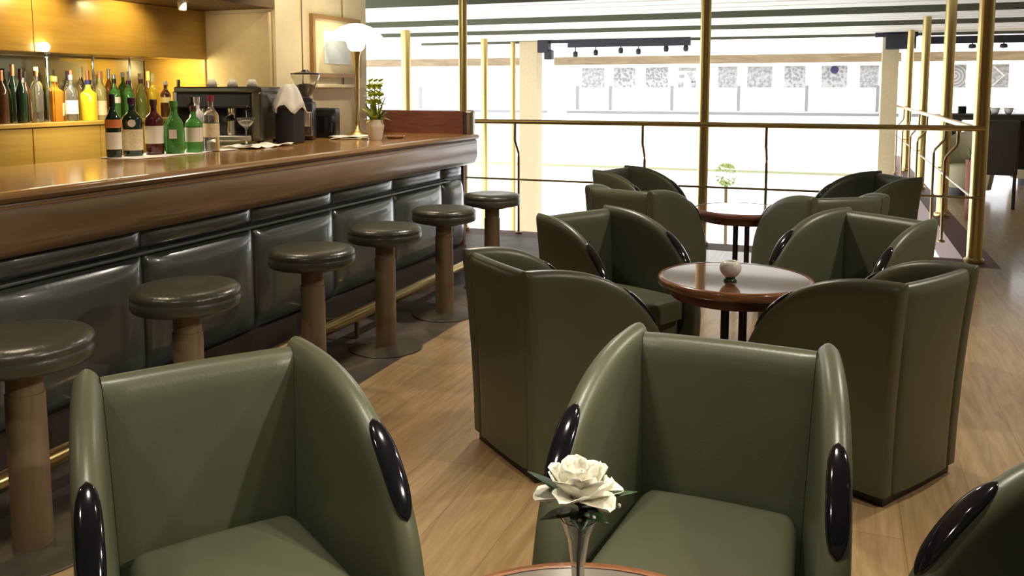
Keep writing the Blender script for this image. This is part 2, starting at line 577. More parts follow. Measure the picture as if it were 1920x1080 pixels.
# lighting tracks and spotlights under the far end of the atrium ceiling
t = thing('lighting_track', 'long black lighting track with six small spotlights under the far ceiling', 'lighting track', (-4.0, 17.0, 2.43))
mk('rail', nbox(-1.25, 1.25, -0.06, 0.06, -0.16, 0.0), M['track_black'], t)
for x, z in ((-5.095, 2.14), (-4.665, 2.166), (-4.144, 2.20), (-3.784, 2.174), (-3.229, 2.22), (-2.842, 2.222)):
    bm = ntube([(x + 4, 0, -0.14), (x + 4, 0, z - 2.43 + 0.03)], 0.012, 6)
    lathe(bm, [(0, -0.07), (0.045, -0.06), (0.055, 0.0), (0.04, 0.05), (0, 0.055)], 12, cx=x + 4, z0=z - 2.43)
    mk('spotlight', bm, M['track_black'], t)
t = thing('loudspeaker_cluster', 'black loudspeaker cluster at the ceiling beside the cream pillar', 'loudspeaker', (-5.75, 17.0, 2.43))
mk('speaker_box', nbox(-0.14, 0.10, -0.12, 0.12, -0.26, 0.0, bev=0.02), M['track_black'], t)
bm = nbox(0.0, 0.16, -0.10, 0.10, -0.40, -0.2, bev=0.02)
mk('horn', bm, M['track_black'], t)
mk('mounting_bar', nbox(0.1, 0.48, -0.03, 0.03, -0.07, 0.0), M['track_black'], t)
t = thing('loudspeaker', 'big black box loudspeaker at the ceiling left of the right-hand brass poles', 'loudspeaker', (0.82, 16.9, 2.43))
mk('speaker_box', nbox(-0.08, 0.42, -0.15, 0.15, -0.30, -0.03, bev=0.015), M['track_black'], t)
mk('mounting_bar', nbox(-0.25, 0.45, -0.06, 0.06, -0.08, 0.0), M['track_black'], t)
t = thing('lighting_track', 'black lighting track with three dark spotlights over the right walkway', 'lighting track', (2.3, 17.0, 2.43))
mk('rail', nbox(-0.9, 1.6, -0.06, 0.06, -0.21, -0.08), M['track_black'], t)
for x in (1.79, 2.151, 2.635):
    bm = ntube([(x - 2.3, 0, -0.1), (x - 2.3, 0, -0.22)], 0.012, 6)
    lathe(bm, [(0, -0.05), (0.06, -0.04), (0.065, 0.0), (0.045, 0.03), (0, 0.035)], 12, cx=x - 2.3, z0=-0.255)
    mk('spotlight', bm, M['track_black'], t)

# ------------------------------------------------------------------ brass poles and railing


def pole(x, y, r, z_lo, z_hi, label):
    t = thing('brass_pole', label, 'pole', (x, y, 0), 0, 'tall brass poles')
    mk('shaft', nlathe([(0, z_lo), (r, z_lo), (r, z_hi), (0, z_hi)], 20), M['brass'], t, smooth=True, angle=40)
    mk('collar', nlathe([(r * 1.02, z_lo + 0.001), (r * 1.35, z_lo + 0.001), (r * 1.35, z_lo + 0.03), (r * 1.02, z_lo + 0.045)], 20), M['brass'], t, smooth=True, angle=40)
    return t


pole(-3.50, 7.80, 0.043, 0, 2.43, 'tall brass pole behind the far end of the bar counter')
pole(-1.13, 7.80, 0.046, 0, 2.43, 'tall brass pole at the middle of the front railing')
pole(1.08, 7.80, 0.058, 0, 2.43, 'thick tall brass pole at the right-hand corner of the railing')
pole(1.12, 10.6, 0.058, 0, 2.43, 'brass pole next behind the thick corner pole on the right')
pole(1.12, 13.4, 0.056, 0, 2.43, 'brass pole second behind the thick corner pole on the right')
pole(1.12, 16.3, 0.055, 0, 2.43, 'farthest brass pole of the right-hand row, beside the right cream pillar')
pole(-7.05, 13.3, 0.085, -3.5, 2.43, 'wide brass pole seen above the potted plant, left of the bar-end pole')
pole(-6.75, 16.1, 0.072, -3.5, 2.43, 'brass pole rising just right of the bar end, between bar-end pole and left pillar')
pole(-6.62, 17.4, 0.060, -3.5, 2.43, 'brass pole touching the left side of the cream pillar')


def railing(ax, ay, bx, by, posts, label, zt=1.105, zl=0.545):
    L = math.hypot(bx - ax, by - ay)
    t = thing('brass_railing', label, 'railing', (ax, ay, 0), math.atan2(by - ay, bx - ax))
    mk('top_rail', ntube([(0, 0, zt), (L, 0, zt)], 0.024, 14), M['brass'], t, smooth=True, angle=50)
    mk('lower_rail', ntube([(0, 0.0, zl), (L, 0.0, zl)], 0.010, 8), M['brass_dark'], t, smooth=True, angle=50)
    for p in posts:
        bm = ntube([(p, 0, zt - 0.02), (p, 0, 0.93), (p, 0.01, 0.90), (p, 0.09, 0.80), (p, 0.10, 0.76), (p, 0.10, 0.02)], 0.013, 10)
        lathe(bm, [(0, 0.0), (0.035, 0.0), (0.035, 0.012), (0.013, 0.02)], 12, cx=p, cy=0.10)
        mk('post', bm, M['brass_dark'], t, smooth=True, angle=50)
    return t


railing(-3.45, 7.73, 1.10, 7.73, (0.53, 1.78, 2.87), 'front brass railing with bent posts between bar end and corner pole')
railing(1.035, 7.88, 1.035, 19.8, (0.9, 1.9, 3.9, 5.0, 6.6, 8.0), 'side brass railing running away behind the right-hand row of poles')
# thin frames of glass balustrade farther below

# ------------------------------------------------------------------ bar counter
t = thing('bar_counter', 'long bar counter with glossy wooden top, deep wooden apron and padded dark leather front', 'bar counter', (-2.8, 2.5, 0))
Y0, Y1 = -1.2 - 2.5, 6.28 - 2.5      # local y


def bx_(o):
    return o


# local x = world x + 2.8
mk('countertop', nbox(-0.82, 0.055, Y0, Y1, 1.022, 1.06), M['counter'], t)
prof = [(0.055, 1.02), (0.09, 1.018), (0.108, 1.026), (0.115, 1.04), (0.108, 1.054), (0.09, 1.0605), (0.055, 1.061)]
mk('lip', prism_y(bmesh.new(), prof, Y0, Y1 + 0.02), M['lip'], t, smooth=True, angle=50)
prof = [(0.0, 1.018), (0.095, 1.018), (0.100, 1.00), (0.103, 0.97), (0.104, 0.90), (0.098, 0.865), (0.083, 0.838), (0.06, 0.822), (0.0, 0.818)]
mk('apron', prism_y(bmesh.new(), prof, Y0, Y1), M['nosing'], t, smooth=True, angle=50)
prof = [(0.106, 1.012), (0.109, 1.012), (0.109, 1.006), (0.106, 1.006)]
mk('brass_bead', prism_y(bmesh.new(), [(0.10, 1.012), (0.107, 1.010), (0.107, 1.003), (0.10, 1.001)], Y0, Y1), M['lip'], t)
mk('carcass', nbox(-0.70, -0.03, Y0, Y1 - 0.02, 0.0, 1.02), M['black'], t)
mk('ledge', nbox(-0.04, 0.028, Y0, Y1 - 0.35, 0.708, 0.722, bev=0.005), M['black_leather'], t)
seams = [-1.2 - 2.5] + [2.86 - 2.5 + 0.755 * k for k in range(-4, 5)] + [Y1 - 0.04]


def pad(y0, y1, z_0, z_1, puff, nx=12, nz=10):
    bm = bmesh.new()
    grid = []
    for i in range(nx + 1):
        col = []
        for j in range(nz + 1):
            u, v = i / nx, j / nz
            u2 = 0.5 - 0.5 * math.cos(PI * u)
            v2 = 0.5 - 0.5 * math.cos(PI * v)
            k = (1 - (2 * u2 - 1) ** 4) ** 0.6 * (1 - (2 * v2 - 1) ** 6) ** 0.5
            col.append(bm.verts.new((-0.03 + puff * k, y0 + (y1 - y0) * u2, z_0 + (z_1 - z_0) * v2)))
        grid.append(col)
    for i in range(nx):
        for j in range(nz):
            bm.faces.new((grid[i][j], grid[i + 1][j], grid[i + 1][j + 1], grid[i][j + 1]))
    return bm


for a, b_ in zip(seams, seams[1:]):
    if b_ - a < 0.1:
        continue
    mk('padded_panel', pad(a + 0.004, b_ - 0.004, 0.17, 0.705, 0.062, 18), M['black_leather'], t, smooth=True)
    mk('upper_pad', pad(a + 0.004, b_ - 0.004, 0.725, 0.815, 0.035, 10, 6), M['black_leather'], t, smooth=True)
mk('kick_plate', nbox(-0.03, 0.02, Y0, Y1 - 0.04, 0.0, 0.165), M['dark_brown'], t)
# raised end panel
mk('end_panel', nbox(-0.88, -0.02, Y1 - 0.0, Y1 + 0.045, 0.0, 1.245, bev=0.006), M['mahogany'], t)
mk('end_bracket', nbox(-0.02, 0.05, Y1 + 0.025, Y1 + 0.10, 0.92, 1.25, bev=0.02), M['steel'], t)

t = thing('foot_rail', 'brass foot rail running along the foot of the padded bar front', 'foot rail', (-2.53, 2.5, 0))
mk('rail', ntube([(0, Y0, 0.135), (0, Y1 - 0.1, 0.135)], 0.034, 16), M['brass'], t, smooth=True, angle=50)
for k in range(5):
    y = Y0 + 0.5 + 1.6 * k
    mk('bracket', ntube([(0, y, 0.11), (-0.08, y, 0.10), (-0.225, y, 0.10)], 0.015, 10), M['brass_dark'], t, smooth=True, angle=50)
    mk('bracket', ntube([(0, y + 0.04, 0.11), (0, y + 0.04, 0.0)], 0.014, 10), M['brass_dark'], t, smooth=True, angle=50)

# ------------------------------------------------------------------ back bar
t = thing('wall_cabinet', 'golden wood wall cabinets above the bottle shelf, lit by warm spots', 'cabinet', (-4.6, 2.5, 0))
mk('carcass', nbox(-0.30, 0.28, -3.7, 2.55, 1.64, 1.98), M['yellow_wood'], t)
js = [-3.7, -2.9, -2.05, -1.2, -0.35, 0.3, 1.12, 1.97, 2.55]
for a, b_ in zip(js, js[1:]):
    mk('door', nbox(0.281, 0.299, a + 0.002, b_ - 0.002, 1.632, 1.978, bev=0.002), M['yellow_wood'], t)
t = thing('back_counter', 'low golden wood back counter whose top carries the row of bottles', 'cabinet', (-4.6, 2.5, 0))
mk('carcass', nbox(-0.29, 0.28, -3.7, 2.545, 0.0, 1.20), M['yellow_wood'], t)
mk('top', nbox(-0.29, 0.31, -3.7, 2.545, 1.20, 1.225, bev=0.003), M['yellow_wood'], t)
js = [-3.7, -2.6, -1.7, -0.5, 0.25, 1.08, 1.56, 2.54]
for a, b_ in zip(js, js[1:]):
    mk('door', nbox(0.281, 0.30, a + 0.003, b_ - 0.003, 0.08, 1.195, bev=0.002), M['yellow_wood'], t)
o = mk('mirror', nbox(-4.885, -4.875, -1.2, 5.04, 1.23, 1.63), M['mirror'])
tag(o, 'long mirror strip behind the bottles between shelf and wall cabinets', 'mirror')
struct(mk('trim_16', nbox(-4.87, -4.31, 5.035, 5.049, 1.226, 1.638), M['yellow_wood']))
# uprights between shelf and cabinets
for k, y in enumerate((3.42, 3.78, 4.12, 4.42)):
    o = mk('chrome_upright', nlathe([(0, 1.226), (0.008, 1.226), (0.008, 1.63), (0, 1.63)], 10), M['chrome'])
    o.location = (-4.40, y, 0)
    tag(o, ['thin chrome upright at the left end of the bottle shelf', 'thin chrome upright beside the amber bottles on the shelf',
            'thin chrome upright among the middle shelf bottles', 'thin chrome upright left of the yellow-lit end of the shelf'][k],
        'upright', 'chrome uprights of the bottle shelf')
t = thing('cabinet_highlight', 'small bright ball added as a glowing reflection at the lower edge of the golden wall cabinet', 'lamp', (-4.27, 3.66, 1.66))  # added glowing ball stands in for a bright reflection on the cabinet
mk('bracket', nbox(-0.03, 0.02, -0.02, 0.02, -0.04, -0.028), M['chrome'], t)
bm = bmesh.new()
bmesh.ops.create_uvsphere(bm, u_segments=16, v_segments=10, radius=0.030)
mk('glow_ball', bm, M['glow_ball'], t, smooth=True)
t = thing('soffit_spotlight', 'small pale cylinder spotlight hanging from the brown soffit', 'spotlight', (-4.0, 4.48, 1.98))
mk('housing', nlathe([(0, -0.055), (0.018, -0.055), (0.026, -0.05), (0.03, 0), (0, 0)], 16), M['white_paint'], t, smooth=True, angle=40)

# service counter in the nook
t = thing('service_counter', 'dark service counter under the espresso machine', 'counter', (-3.95, 4.8, 0))
mk('body', nbox(-0.033, 0.30, -0.45, 0.24, 0, 1.03), M['black'], t)
mk('top', nbox(-0.033, 0.325, -0.47, 0.245, 1.03, 1.060, bev=0.004), M['steel'], t)

# ------------------------------------------------------------------ bottles


def bottle(kind, x, y, z, h, r, glass_m, label, cap=None, lab=None, group='bottles on the back shelf', band=None, squash=1.0, rz=0.0, neck=None):
    t = thing('bottle', label, 'bottle', (x, y, z), rz, group)
    nk = neck or r * 0.33
    if kind == 'wine':
        prof = [(0, 0), (r * 0.95, 0), (r, 0.01), (r, h * 0.55), (r * 0.93, h * 0.62), (r * 0.6, h * 0.70), (nk * 1.1, h * 0.77), (nk, h * 0.82), (nk, h * 0.96), (nk * 1.2, h * 0.965), (nk * 1.2, h * 0.985), (0, h * 0.985)]
    elif kind == 'champagne':
        prof = [(0, 0), (r * 0.95, 0), (r, 0.012), (r, h * 0.42), (r * 0.88, h * 0.54), (r * 0.55, h * 0.70), (nk * 1.1, h * 0.84), (nk, h * 0.9), (nk, h * 0.97), (0, h * 0.97)]
    elif kind == 'square':
        prof = [(0, 0), (r * 0.97, 0), (r, 0.006), (r, h * 0.66), (r * 0.95, h * 0.70), (nk * 1.3, h * 0.76), (nk, h * 0.80), (nk, h * 0.97), (0, h * 0.97)]
    elif kind == 'round':
        prof = [(0, 0), (r * 0.85, 0), (r * 0.98, 0.02), (r, h * 0.2), (r * 0.98, h * 0.45), (r * 0.8, h * 0.6), (r * 0.5, h * 0.70), (nk, h * 0.78), (nk, h * 0.97), (0, h * 0.97)]
    else:  # spirit
        prof = [(0, 0), (r * 0.96, 0), (r, 0.008), (r, h * 0.62), (r * 0.9, h * 0.68), (r * 0.5, h * 0.745), (nk, h * 0.79), (nk, h * 0.97), (0, h * 0.97)]
    n = 4 if kind == 'square' else 18
    bm = nlathe(prof, n, squash=squash, rot=PI / 4 if n == 4 else 0)
    if n == 4:
        bmesh.ops.bevel(bm, geom=[e for e in bm.edges if abs(e.verts[0].co.z - e.verts[1].co.z) > 0.001], offset=r * 0.18, segments=2, affect='EDGES')
    mk('glass_body', bm, glass_m, t, smooth=True, angle=50)
    if cap:
        ch = h * (0.20 if kind in ('wine', 'champagne') else 0.11)
        bm = nlathe([(nk * 1.08, h - ch), (nk * 1.22, h - ch), (nk * 1.22, h), (0, h)], 14)
        mk('cap', bm, cap, t, smooth=True, angle=50)
    if lab:
        lm, za, zb = lab
        if n == 4:
            rr = r * 0.7071 + 0.0008
            bm = nbox(-rr, rr, -rr, rr, h * za, h * zb)
        else:
            bm = nlathe([(r + 0.0008, h * za), (r + 0.0012, h * za), (r + 0.0012, h * zb), (r + 0.0008, h * zb)], 18, squash=squash)
        mk('paper_label', bm, lm, t, smooth=n != 4, angle=50)
    if band:
        bmat, za, zb = band
        bm = nlathe([(r + 0.0008, h * za), (r + 0.0014, h * za), (r + 0.0014, h * zb), (r + 0.0008, h * zb)], 18, squash=squash)
        mk('label_band', bm, bmat, t, smooth=True, angle=50)
    return t


G = {
    'clear': M['clear'],
    'dkgreen': mat('dark_green_glass', (0.010, 0.028, 0.014), 0.08, coat=0.5),
    'green': glass('green_glass', (0.12, 0.42, 0.10), trans=0.6),
    'amber': glass('amber_glass', (0.75, 0.34, 0.04), trans=0.6),
    'brown': mat('brown_glass', (0.07, 0.028, 0.012), 0.08, coat=0.5),
    'yellow': mat('yellow_liquor', (0.80, 0.55, 0.03), 0.15, coat=0.5),
    'paleyellow': glass('pale_yellow_glass', (0.90, 0.80, 0.35), trans=0.7),
    'blue': mat('dark_blue_glass', (0.012, 0.014, 0.06), 0.1, coat=0.5),
    'red': mat('red_liquor', (0.075, 0.014, 0.010), 0.1, coat=0.5),
    'olive': glass('olive_glass', (0.35, 0.42, 0.12), trans=0.6),
}
P = {
    'white': mat('label_white', (0.80, 0.78, 0.70), 0.6),
    'cream': mat('label_cream', (0.74, 0.62, 0.42), 0.6, noise=(0.12, 90)),
    'orange': mat('label_orange', (0.62, 0.20, 0.06), 0.6),
    'gold': mat('label_gold', (0.72, 0.45, 0.08), 0.5),
    'black': mat('cap_black', (0.012, 0.012, 0.014), 0.35),
    'copper': mat('cap_copper', (0.55, 0.24, 0.11), 0.4, metal=0.4),
    'silver': mat('cap_silver', (0.65, 0.65, 0.62), 0.3, metal=0.8),
    'red': mat('cap_red', (0.28, 0.02, 0.025), 0.4),
    'purple': mat('cap_purple', (0.05, 0.012, 0.05), 0.4),
    'palecap': mat('cap_pale_yellow', (0.80, 0.74, 0.40), 0.5),
    'blue': mat('cap_blue', (0.02, 0.02, 0.10), 0.4),
    'green': mat('label_green', (0.08, 0.28, 0.05), 0.6),
    'brown': mat('cap_brown', (0.08, 0.03, 0.015), 0.5),
}
ZS = 1.226


def along(px):
    """the shelf y that a bottle on x = -4.42 takes for a place along the row"""
    # measured along the shelf: 0 -> 3.46, 100 -> 3.83, 190 -> 4.19, 300 -> 4.64, 380 -> 4.98
    t_ = [(0, 3.46), (100, 3.83), (190, 4.19), (300, 4.64), (390, 5.0)]
    for (a, ya), (b_, yb) in zip(t_, t_[1:]):
        if px <= b_:
            return ya + (yb - ya) * (px - a) / (b_ - a)
    return t_[-1][1]


row = [
    ('wine', 3, 0.30, 0.036, 'brown', 'copper', None, 'reddish brown wine bottle at the far left end of the back shelf'),
    ('champagne', 19, 0.31, 0.040, 'dkgreen', 'black', None, 'dark green champagne bottle near the left end of the back shelf'),
    ('wine', 37, 0.31, 0.028, 'dkgreen', 'brown', None, 'slim nearly black bottle right of the champagne bottle'),
    ('spirit', 50, 0.26, 0.036, 'clear', 'silver', None, 'clear bottle with silver cap right of the slim black bottle'),
    ('spirit', 64, 0.30, 0.034, 'clear', 'copper', None, 'clear bottle with copper cap on the back shelf'),
    ('square', 77, 0.27, 0.040, 'clear', 'black', ('brown', .1, .22), 'clear square bottle with black stopper and small dark mark low down'),
    ('square', 97, 0.27, 0.048, 'amber', 'gold', None, 'tall amber square bottle with golden top on the back shelf'),
    ('square', 113, 0.26, 0.046, 'amber', 'brown', ('cream', .12, .42), 'amber bottle with two pale bands right of the tall amber one'),
    ('spirit', 128, 0.28, 0.036, 'clear', 'silver', ('white', .15, .45), 'clear bottle with white label between amber and yellow bottles'),
    ('wine', 141, 0.31, 0.030, 'clear', 'copper', None, 'slim clear bottle with long copper neck foil left of the yellow bottle'),
    ('spirit', 160, 0.25, 0.050, 'yellow', 'blue', None, 'broad bright yellow bottle with dark blue cap'),
    ('wine', 172, 0.31, 0.030, 'paleyellow', 'copper', None, 'pale bottle with orange neck foil just right of the yellow one'),
    ('spirit', 183, 0.30, 0.036, 'paleyellow', 'copper', ('cream', .1, .4), 'pale yellow bottle with cream label and copper neck on the back shelf'),
    ('wine', 197, 0.31, 0.034, 'olive', 'palecap', ('white', .15, .4), 'olive bottle with pale yellow neck above the front green bottles'),
    ('spirit', 211, 0.26, 0.036, 'green', 'black', ('white', .4, .55), 'green bottle with white neck label behind the front bottles'),
    ('wine', 224, 0.29, 0.034, 'blue', 'silver', None, 'dark blue bottle standing behind the front bottles'),
    ('spirit', 240, 0.25, 0.038, 'green', 'purple', None, 'green bottle with purple cap behind the front bottles'),
    ('wine', 255, 0.31, 0.030, 'clear', 'palecap', None, 'slim clear bottle with whitish cap behind the front bottles'),
    ('round', 267, 0.26, 0.038, 'olive', 'brown', None, 'mottled olive-brown bottle behind the front bottles'),
    ('wine', 279, 0.30, 0.030, 'paleyellow', 'palecap', None, 'slim bottle with pale yellow neck foil left of the vivid yellow one'),
    ('wine', 292, 0.30, 0.036, 'yellow', 'palecap', None, 'vivid yellow tall bottle with pale neck behind the front bottles'),
    ('spirit', 306, 0.26, 0.034, 'dkgreen', 'black', ('white', .35, .55), 'dark bottle with white collar right of the vivid yellow bottle'),
    ('spirit', 322, 0.25, 0.036, 'brown', 'silver', ('palecap', .4, .55), 'dark brown bottle near the right end of the back shelf'),
    ('round', 338, 0.24, 0.038, 'brown', 'brown', None, 'stubby brown bottle second from the right end of the back shelf'),
    ('wine', 354, 0.26, 0.032, 'olive', 'black', None, 'olive bottle at the right end of the back shelf'),
]
for i, (k, px, h, r, g, c, lb, label) in enumerate(row):
    bottle(k, -4.395 - 0.075 * (i % 2), along(px) + 0.02 * (i % 2), ZS, h, r * 0.97, G[g], label, P[c], (P[lb[0]], lb[1], lb[2]) if lb else None)
# second rank deeper on the shelf
random.seed(4)
deep = [('spirit', 28, 0.27, 0.032, 'clear', 'silver', 'clear bottle standing behind the champagne bottle in the rear rank'),
        ('wine', 70, 0.30, 0.030, 'brown', 'black', 'brown bottle standing in the rear rank behind the clear square bottle'),
        ('spirit', 120, 0.28, 0.034, 'olive', 'green', 'olive bottle in the rear rank between amber and clear bottles'),
        ('wine', 150, 0.31, 0.030, 'clear', 'purple', 'clear bottle in the rear rank left of the broad yellow bottle'),
        ('spirit', 205, 0.29, 0.034, 'paleyellow', 'gold', 'pale yellow bottle in the rear rank left of the dark blue bottle'),
        ('wine', 8, 0.33, 0.030, 'olive', 'gold', 'tall olive bottle with gold neck in the rear rank, leftmost of that rank'),
        ('wine', 48, 0.34, 0.030, 'dkgreen', 'copper', 'tall dark bottle with copper neck in the rear rank beside the left upright'),
        ('spirit', 92, 0.33, 0.034, 'paleyellow', 'palecap', 'tall pale bottle peeking over the amber square bottle'),
        ('wine', 176, 0.34, 0.030, 'clear', 'palecap', 'tall clear bottle with pale neck peeking up right of the broad yellow bottle'),
        ('wine', 232, 0.33, 0.030, 'amber', 'silver', 'amber bottle with silver neck in the rear rank beside the dark blue bottle'),
        ('spirit', 262, 0.31, 0.034, 'green', 'white', 'green bottle with white cap in the rear rank above the red bar bottle'),
        ('wine', 318, 0.32, 0.030, 'brown', 'gold', 'brown bottle with gold neck, rightmost of the rear rank')]
for k, px, h, r, g, c, label in deep:
    bottle(k, -4.62, along(px) + 0.09, ZS, h, r, G[g], label, P[c])
# front rank on the bar
FG = 'bottles standing on the bar counter'
bottle('wine', -3.54, 3.425, 1.064, 0.33, 0.038, G['dkgreen'], 'dark green bottle with orange band and white label, leftmost on the bar counter', P['black'], (P['white'], .13, .40), FG, (P['orange'], .47, .60))
bottle('spirit', -3.53, 3.545, 1.064, 0.31, 0.050, G['dkgreen'], 'black-shouldered bottle with large cream label on the bar counter', P['purple'], (P['cream'], .10, .46), FG)
bottle('spirit', -3.50, 3.670, 1.064, 0.30, 0.048, G['red'], 'dark red bottle with white label in the middle of the bar bottles', P['brown'], (P['white'], .20, .52), FG)
bottle('round', -3.44, 3.755, 1.064, 0.29, 0.056, G['green'], 'broad green round-shouldered bottle with small white square label', P['green'], None, FG)
o = bpy.context.scene.objects
t = thing('bottle', 'squat green bottle with wide white label right of the round green one', 'bottle', (-3.41, 3.875, 1.064), 0, FG)
mk('glass_body', nlathe([(0, 0), (0.045, 0), (0.047, 0.008), (0.047, 0.16), (0.04, 0.18), (0.016, 0.20), (0.014, 0.25), (0, 0.25)], 18), G['green'], t, smooth=True, angle=50)
mk('cap', nlathe([(0.015, 0.23), (0.018, 0.23), (0.018, 0.262), (0, 0.262)], 14), P['brown'], t, smooth=True, angle=50)
mk('paper_label', nlathe([(0.0478, 0.06), (0.0482, 0.06), (0.0482, 0.14), (0.0478, 0.14)], 18), P['white'], t, smooth=True, angle=50)
bottle('spirit', -3.47, 3.975, 1.064, 0.31, 0.044, mat('frosted_white', (0.80, 0.80, 0.82), 0.35), 'frosted white bottle with a small red patch on the bar counter', P['silver'], (P['white'], .2, .5), FG)
bottle('spirit', -3.38, 3.985, 1.064, 0.32, 0.044, G['clear'], 'clear bottle with red and white cap, rightmost on the bar counter', P['red'], (P['cream'], .25, .5), FG)

# small white square label of the round green bottle
for ob in list(COL.objects):
    if ob.get('label', '').startswith('broad green round'):
        bm = nbox(0.0565, 0.0580, -0.020, 0.020, 0.085, 0.135)
        bmesh.ops.rotate(bm, verts=bm.verts, matrix=Matrix.Rotation(R(-55), 3, 'Z'))
        mk('paper_label', bm, P['white'], ob)
    if ob.get('label', '').startswith('black-shouldered'):
        bm = bmesh.new()
        lathe(bm, [(0, 0), (0.020, 0), (0.020, 0.002), (0, 0.002)], 18)
        bmesh.ops.rotate(bm, verts=bm.verts, matrix=Matrix.Rotation(PI / 2, 3, 'Y'))
        bmesh.ops.translate(bm, verts=bm.verts, vec=(0.0505, 0, 0.175))
        bmesh.ops.rotate(bm, verts=bm.verts, matrix=Matrix.Rotation(R(-48), 3, 'Z'))
        mk('round_seal', bm, P['white'], ob)


def cloth(name, x0, x1, y0, y1, z, label, seed, rough=0.006):
    rnd = random.Random(seed)
    bm = bmesh.new()
    nx, ny = 8, 26
    ph = [rnd.uniform(0, 6) for _ in range(6)]
    g = []
    for i in range(nx + 1):
        c = []
        for j in range(ny + 1):
            u, v = i / nx, j / ny
            zz = z + rough * (1 + math.sin(v * 23 + ph[0] + u * 4) * 0.5 + math.sin(u * 9 + ph[1] + v * 7) * 0.5)
            edge = 0.012 * math.sin(v * 17 + ph[2])
            c.append(bm.verts.new((x0 + (x1 - x0) * u + edge, y0 + (y1 - y0) * v + 0.01 * math.sin(u * 8 + ph[3]), zz)))
        g.append(c)
    for i in range(nx):
        for j in range(ny):
            bm.faces.new((g[i][j], g[i + 1][j], g[i + 1][j + 1], g[i][j + 1]))
    o = mk(name, bm, M['cloth'], smooth=True)
    solid(o, 0.002)
    return tag(o, label, 'cloth')


cloth('bar_towel', -3.60, -3.34, 3.38, 4.16, 1.0628, 'long white cloth lying under the bottles on the bar counter', 1, 0.0012)
cloth('bar_towel', -3.50, -3.26, 4.20, 4.62, 1.0625, 'small crumpled white cloth under the cocktail glass', 2, 0.009)

# cocktail glass
t = thing('cocktail_glass', 'stemmed cocktail coupe glass standing on the white cloth', 'glass', (-3.36, 4.27, 1.082))
mk('bowl', nlathe([(0, 0.1), (0.004, 0.1), (0.03, 0.118), (0.05, 0.142), (0.056, 0.165), (0.054, 0.165), (0.048, 0.144), (0.028, 0.121), (0, 0.104)], 24), M['clear'], t, smooth=True)
mk('stem', nlathe([(0, 0), (0.034, 0.0), (0.034, 0.002), (0.006, 0.008), (0.0035, 0.03), (0.0035, 0.09), (0.006, 0.1), (0, 0.1)], 20), M['clear'], t, smooth=True, angle=60)

# ------------------------------------------------------------------ espresso machine and neighbours
t = thing('espresso_machine', 'dark and steel two-group espresso machine under the cream panel', 'espresso machine', (-3.83, 4.70, 1.0605), R(18))
mk('body', nbox(-0.29, 0.29, -0.02, 0.20, 0.03, 0.36, bev=0.02), M['black'], t, smooth=True, angle=40)
mk('top_tray', nbox(-0.29, 0.29, -0.20, 0.20, 0.335, 0.375, bev=0.01), M['dark_steel'], t)
mk('control_panel', nbox(-0.28, 0.22, -0.19, -0.02, 0.235, 0.335, bev=0.012), M['black'], t)
mk('side_panel', nbox(0.225, 0.30, -0.22, 0.2, 0.02, 0.345, bev=0.02), M['dark_steel'], t)
mk('side_panel', nbox(-0.30, -0.27, -0.2, 0.2, 0.02, 0.345, bev=0.01), M['steel'], t)
mk('drip_tray', nbox(-0.27, 0.225, -0.22, 0.0, 0.02, 0.06, bev=0.008), M['steel'], t)
bm = bmesh.new()
for x in (-0.26, 0.26):
    for y in (-0.15, 0.15):
        lathe(bm, [(0, 0), (0.02, 0), (0.02, 0.03), (0, 0.03)], 10, cx=x, cy=y)
mk('feet', bm, M['black'], t)
for x in (-0.14, 0.06):
    bm = nlathe([(0, 0.17), (0.03, 0.17), (0.035, 0.2), (0.035, 0.24), (0, 0.24)], 16, cx=x, cy=-0.1)
    mk('group_head', bm, M['chrome'], t, smooth=True, angle=40)
    g = mk('portafilter', ntube([(x, -0.12, 0.18), (x, -0.20, 0.175), (x + 0.01, -0.27, 0.165)], 0.012, 10, radii=[0.02, 0.012, 0.015]), M['black'], t, smooth=True, angle=40)
mk('steam_wand', ntube([(0.19, -0.19, 0.25), (0.20, -0.23, 0.22), (0.205, -0.24, 0.1)], 0.006, 8), M['chrome'], t, smooth=True, angle=40)
mk('pressure_gauge', nlathe([(0, 0), (0.03, 0), (0.03, 0.012), (0, 0.012)], 16), M['chrome'], t).matrix_local = Matrix.Translation((-0.2, -0.205, 0.285)) @ Matrix.Rotation(PI / 2, 4, 'X')
mk('milk_jug', nlathe([(0, 0.06), (0.035, 0.06), (0.04, 0.08), (0.032, 0.13), (0.034, 0.15), (0.03, 0.15), (0.028, 0.13), (0, 0.12)], 16, cx=0.06, cy=-0.12), M['steel'], t, smooth=True, angle=40)
# cups and cloth on top
for k, (x, y, lb) in enumerate(((-3.97, 4.70, 'white cup upside down on the left of the espresso machine'), (-3.84, 4.75, 'white cup upside down on the middle of the espresso machine'), (-3.71, 4.79, 'white cup upside down on the right of the espresso machine'))):
    o = mk('coffee_cup', nlathe([(0, 0.05), (0.02, 0.05), (0.03, 0.035), (0.036, 0), (0.033, 0), (0.027, 0.033), (0.018, 0.046), (0, 0.046)], 16), M['porcelain'], smooth=True)
    o.location = (x, y, 1.436)
    tag(o, lb, 'cup', 'cups on the espresso machine')

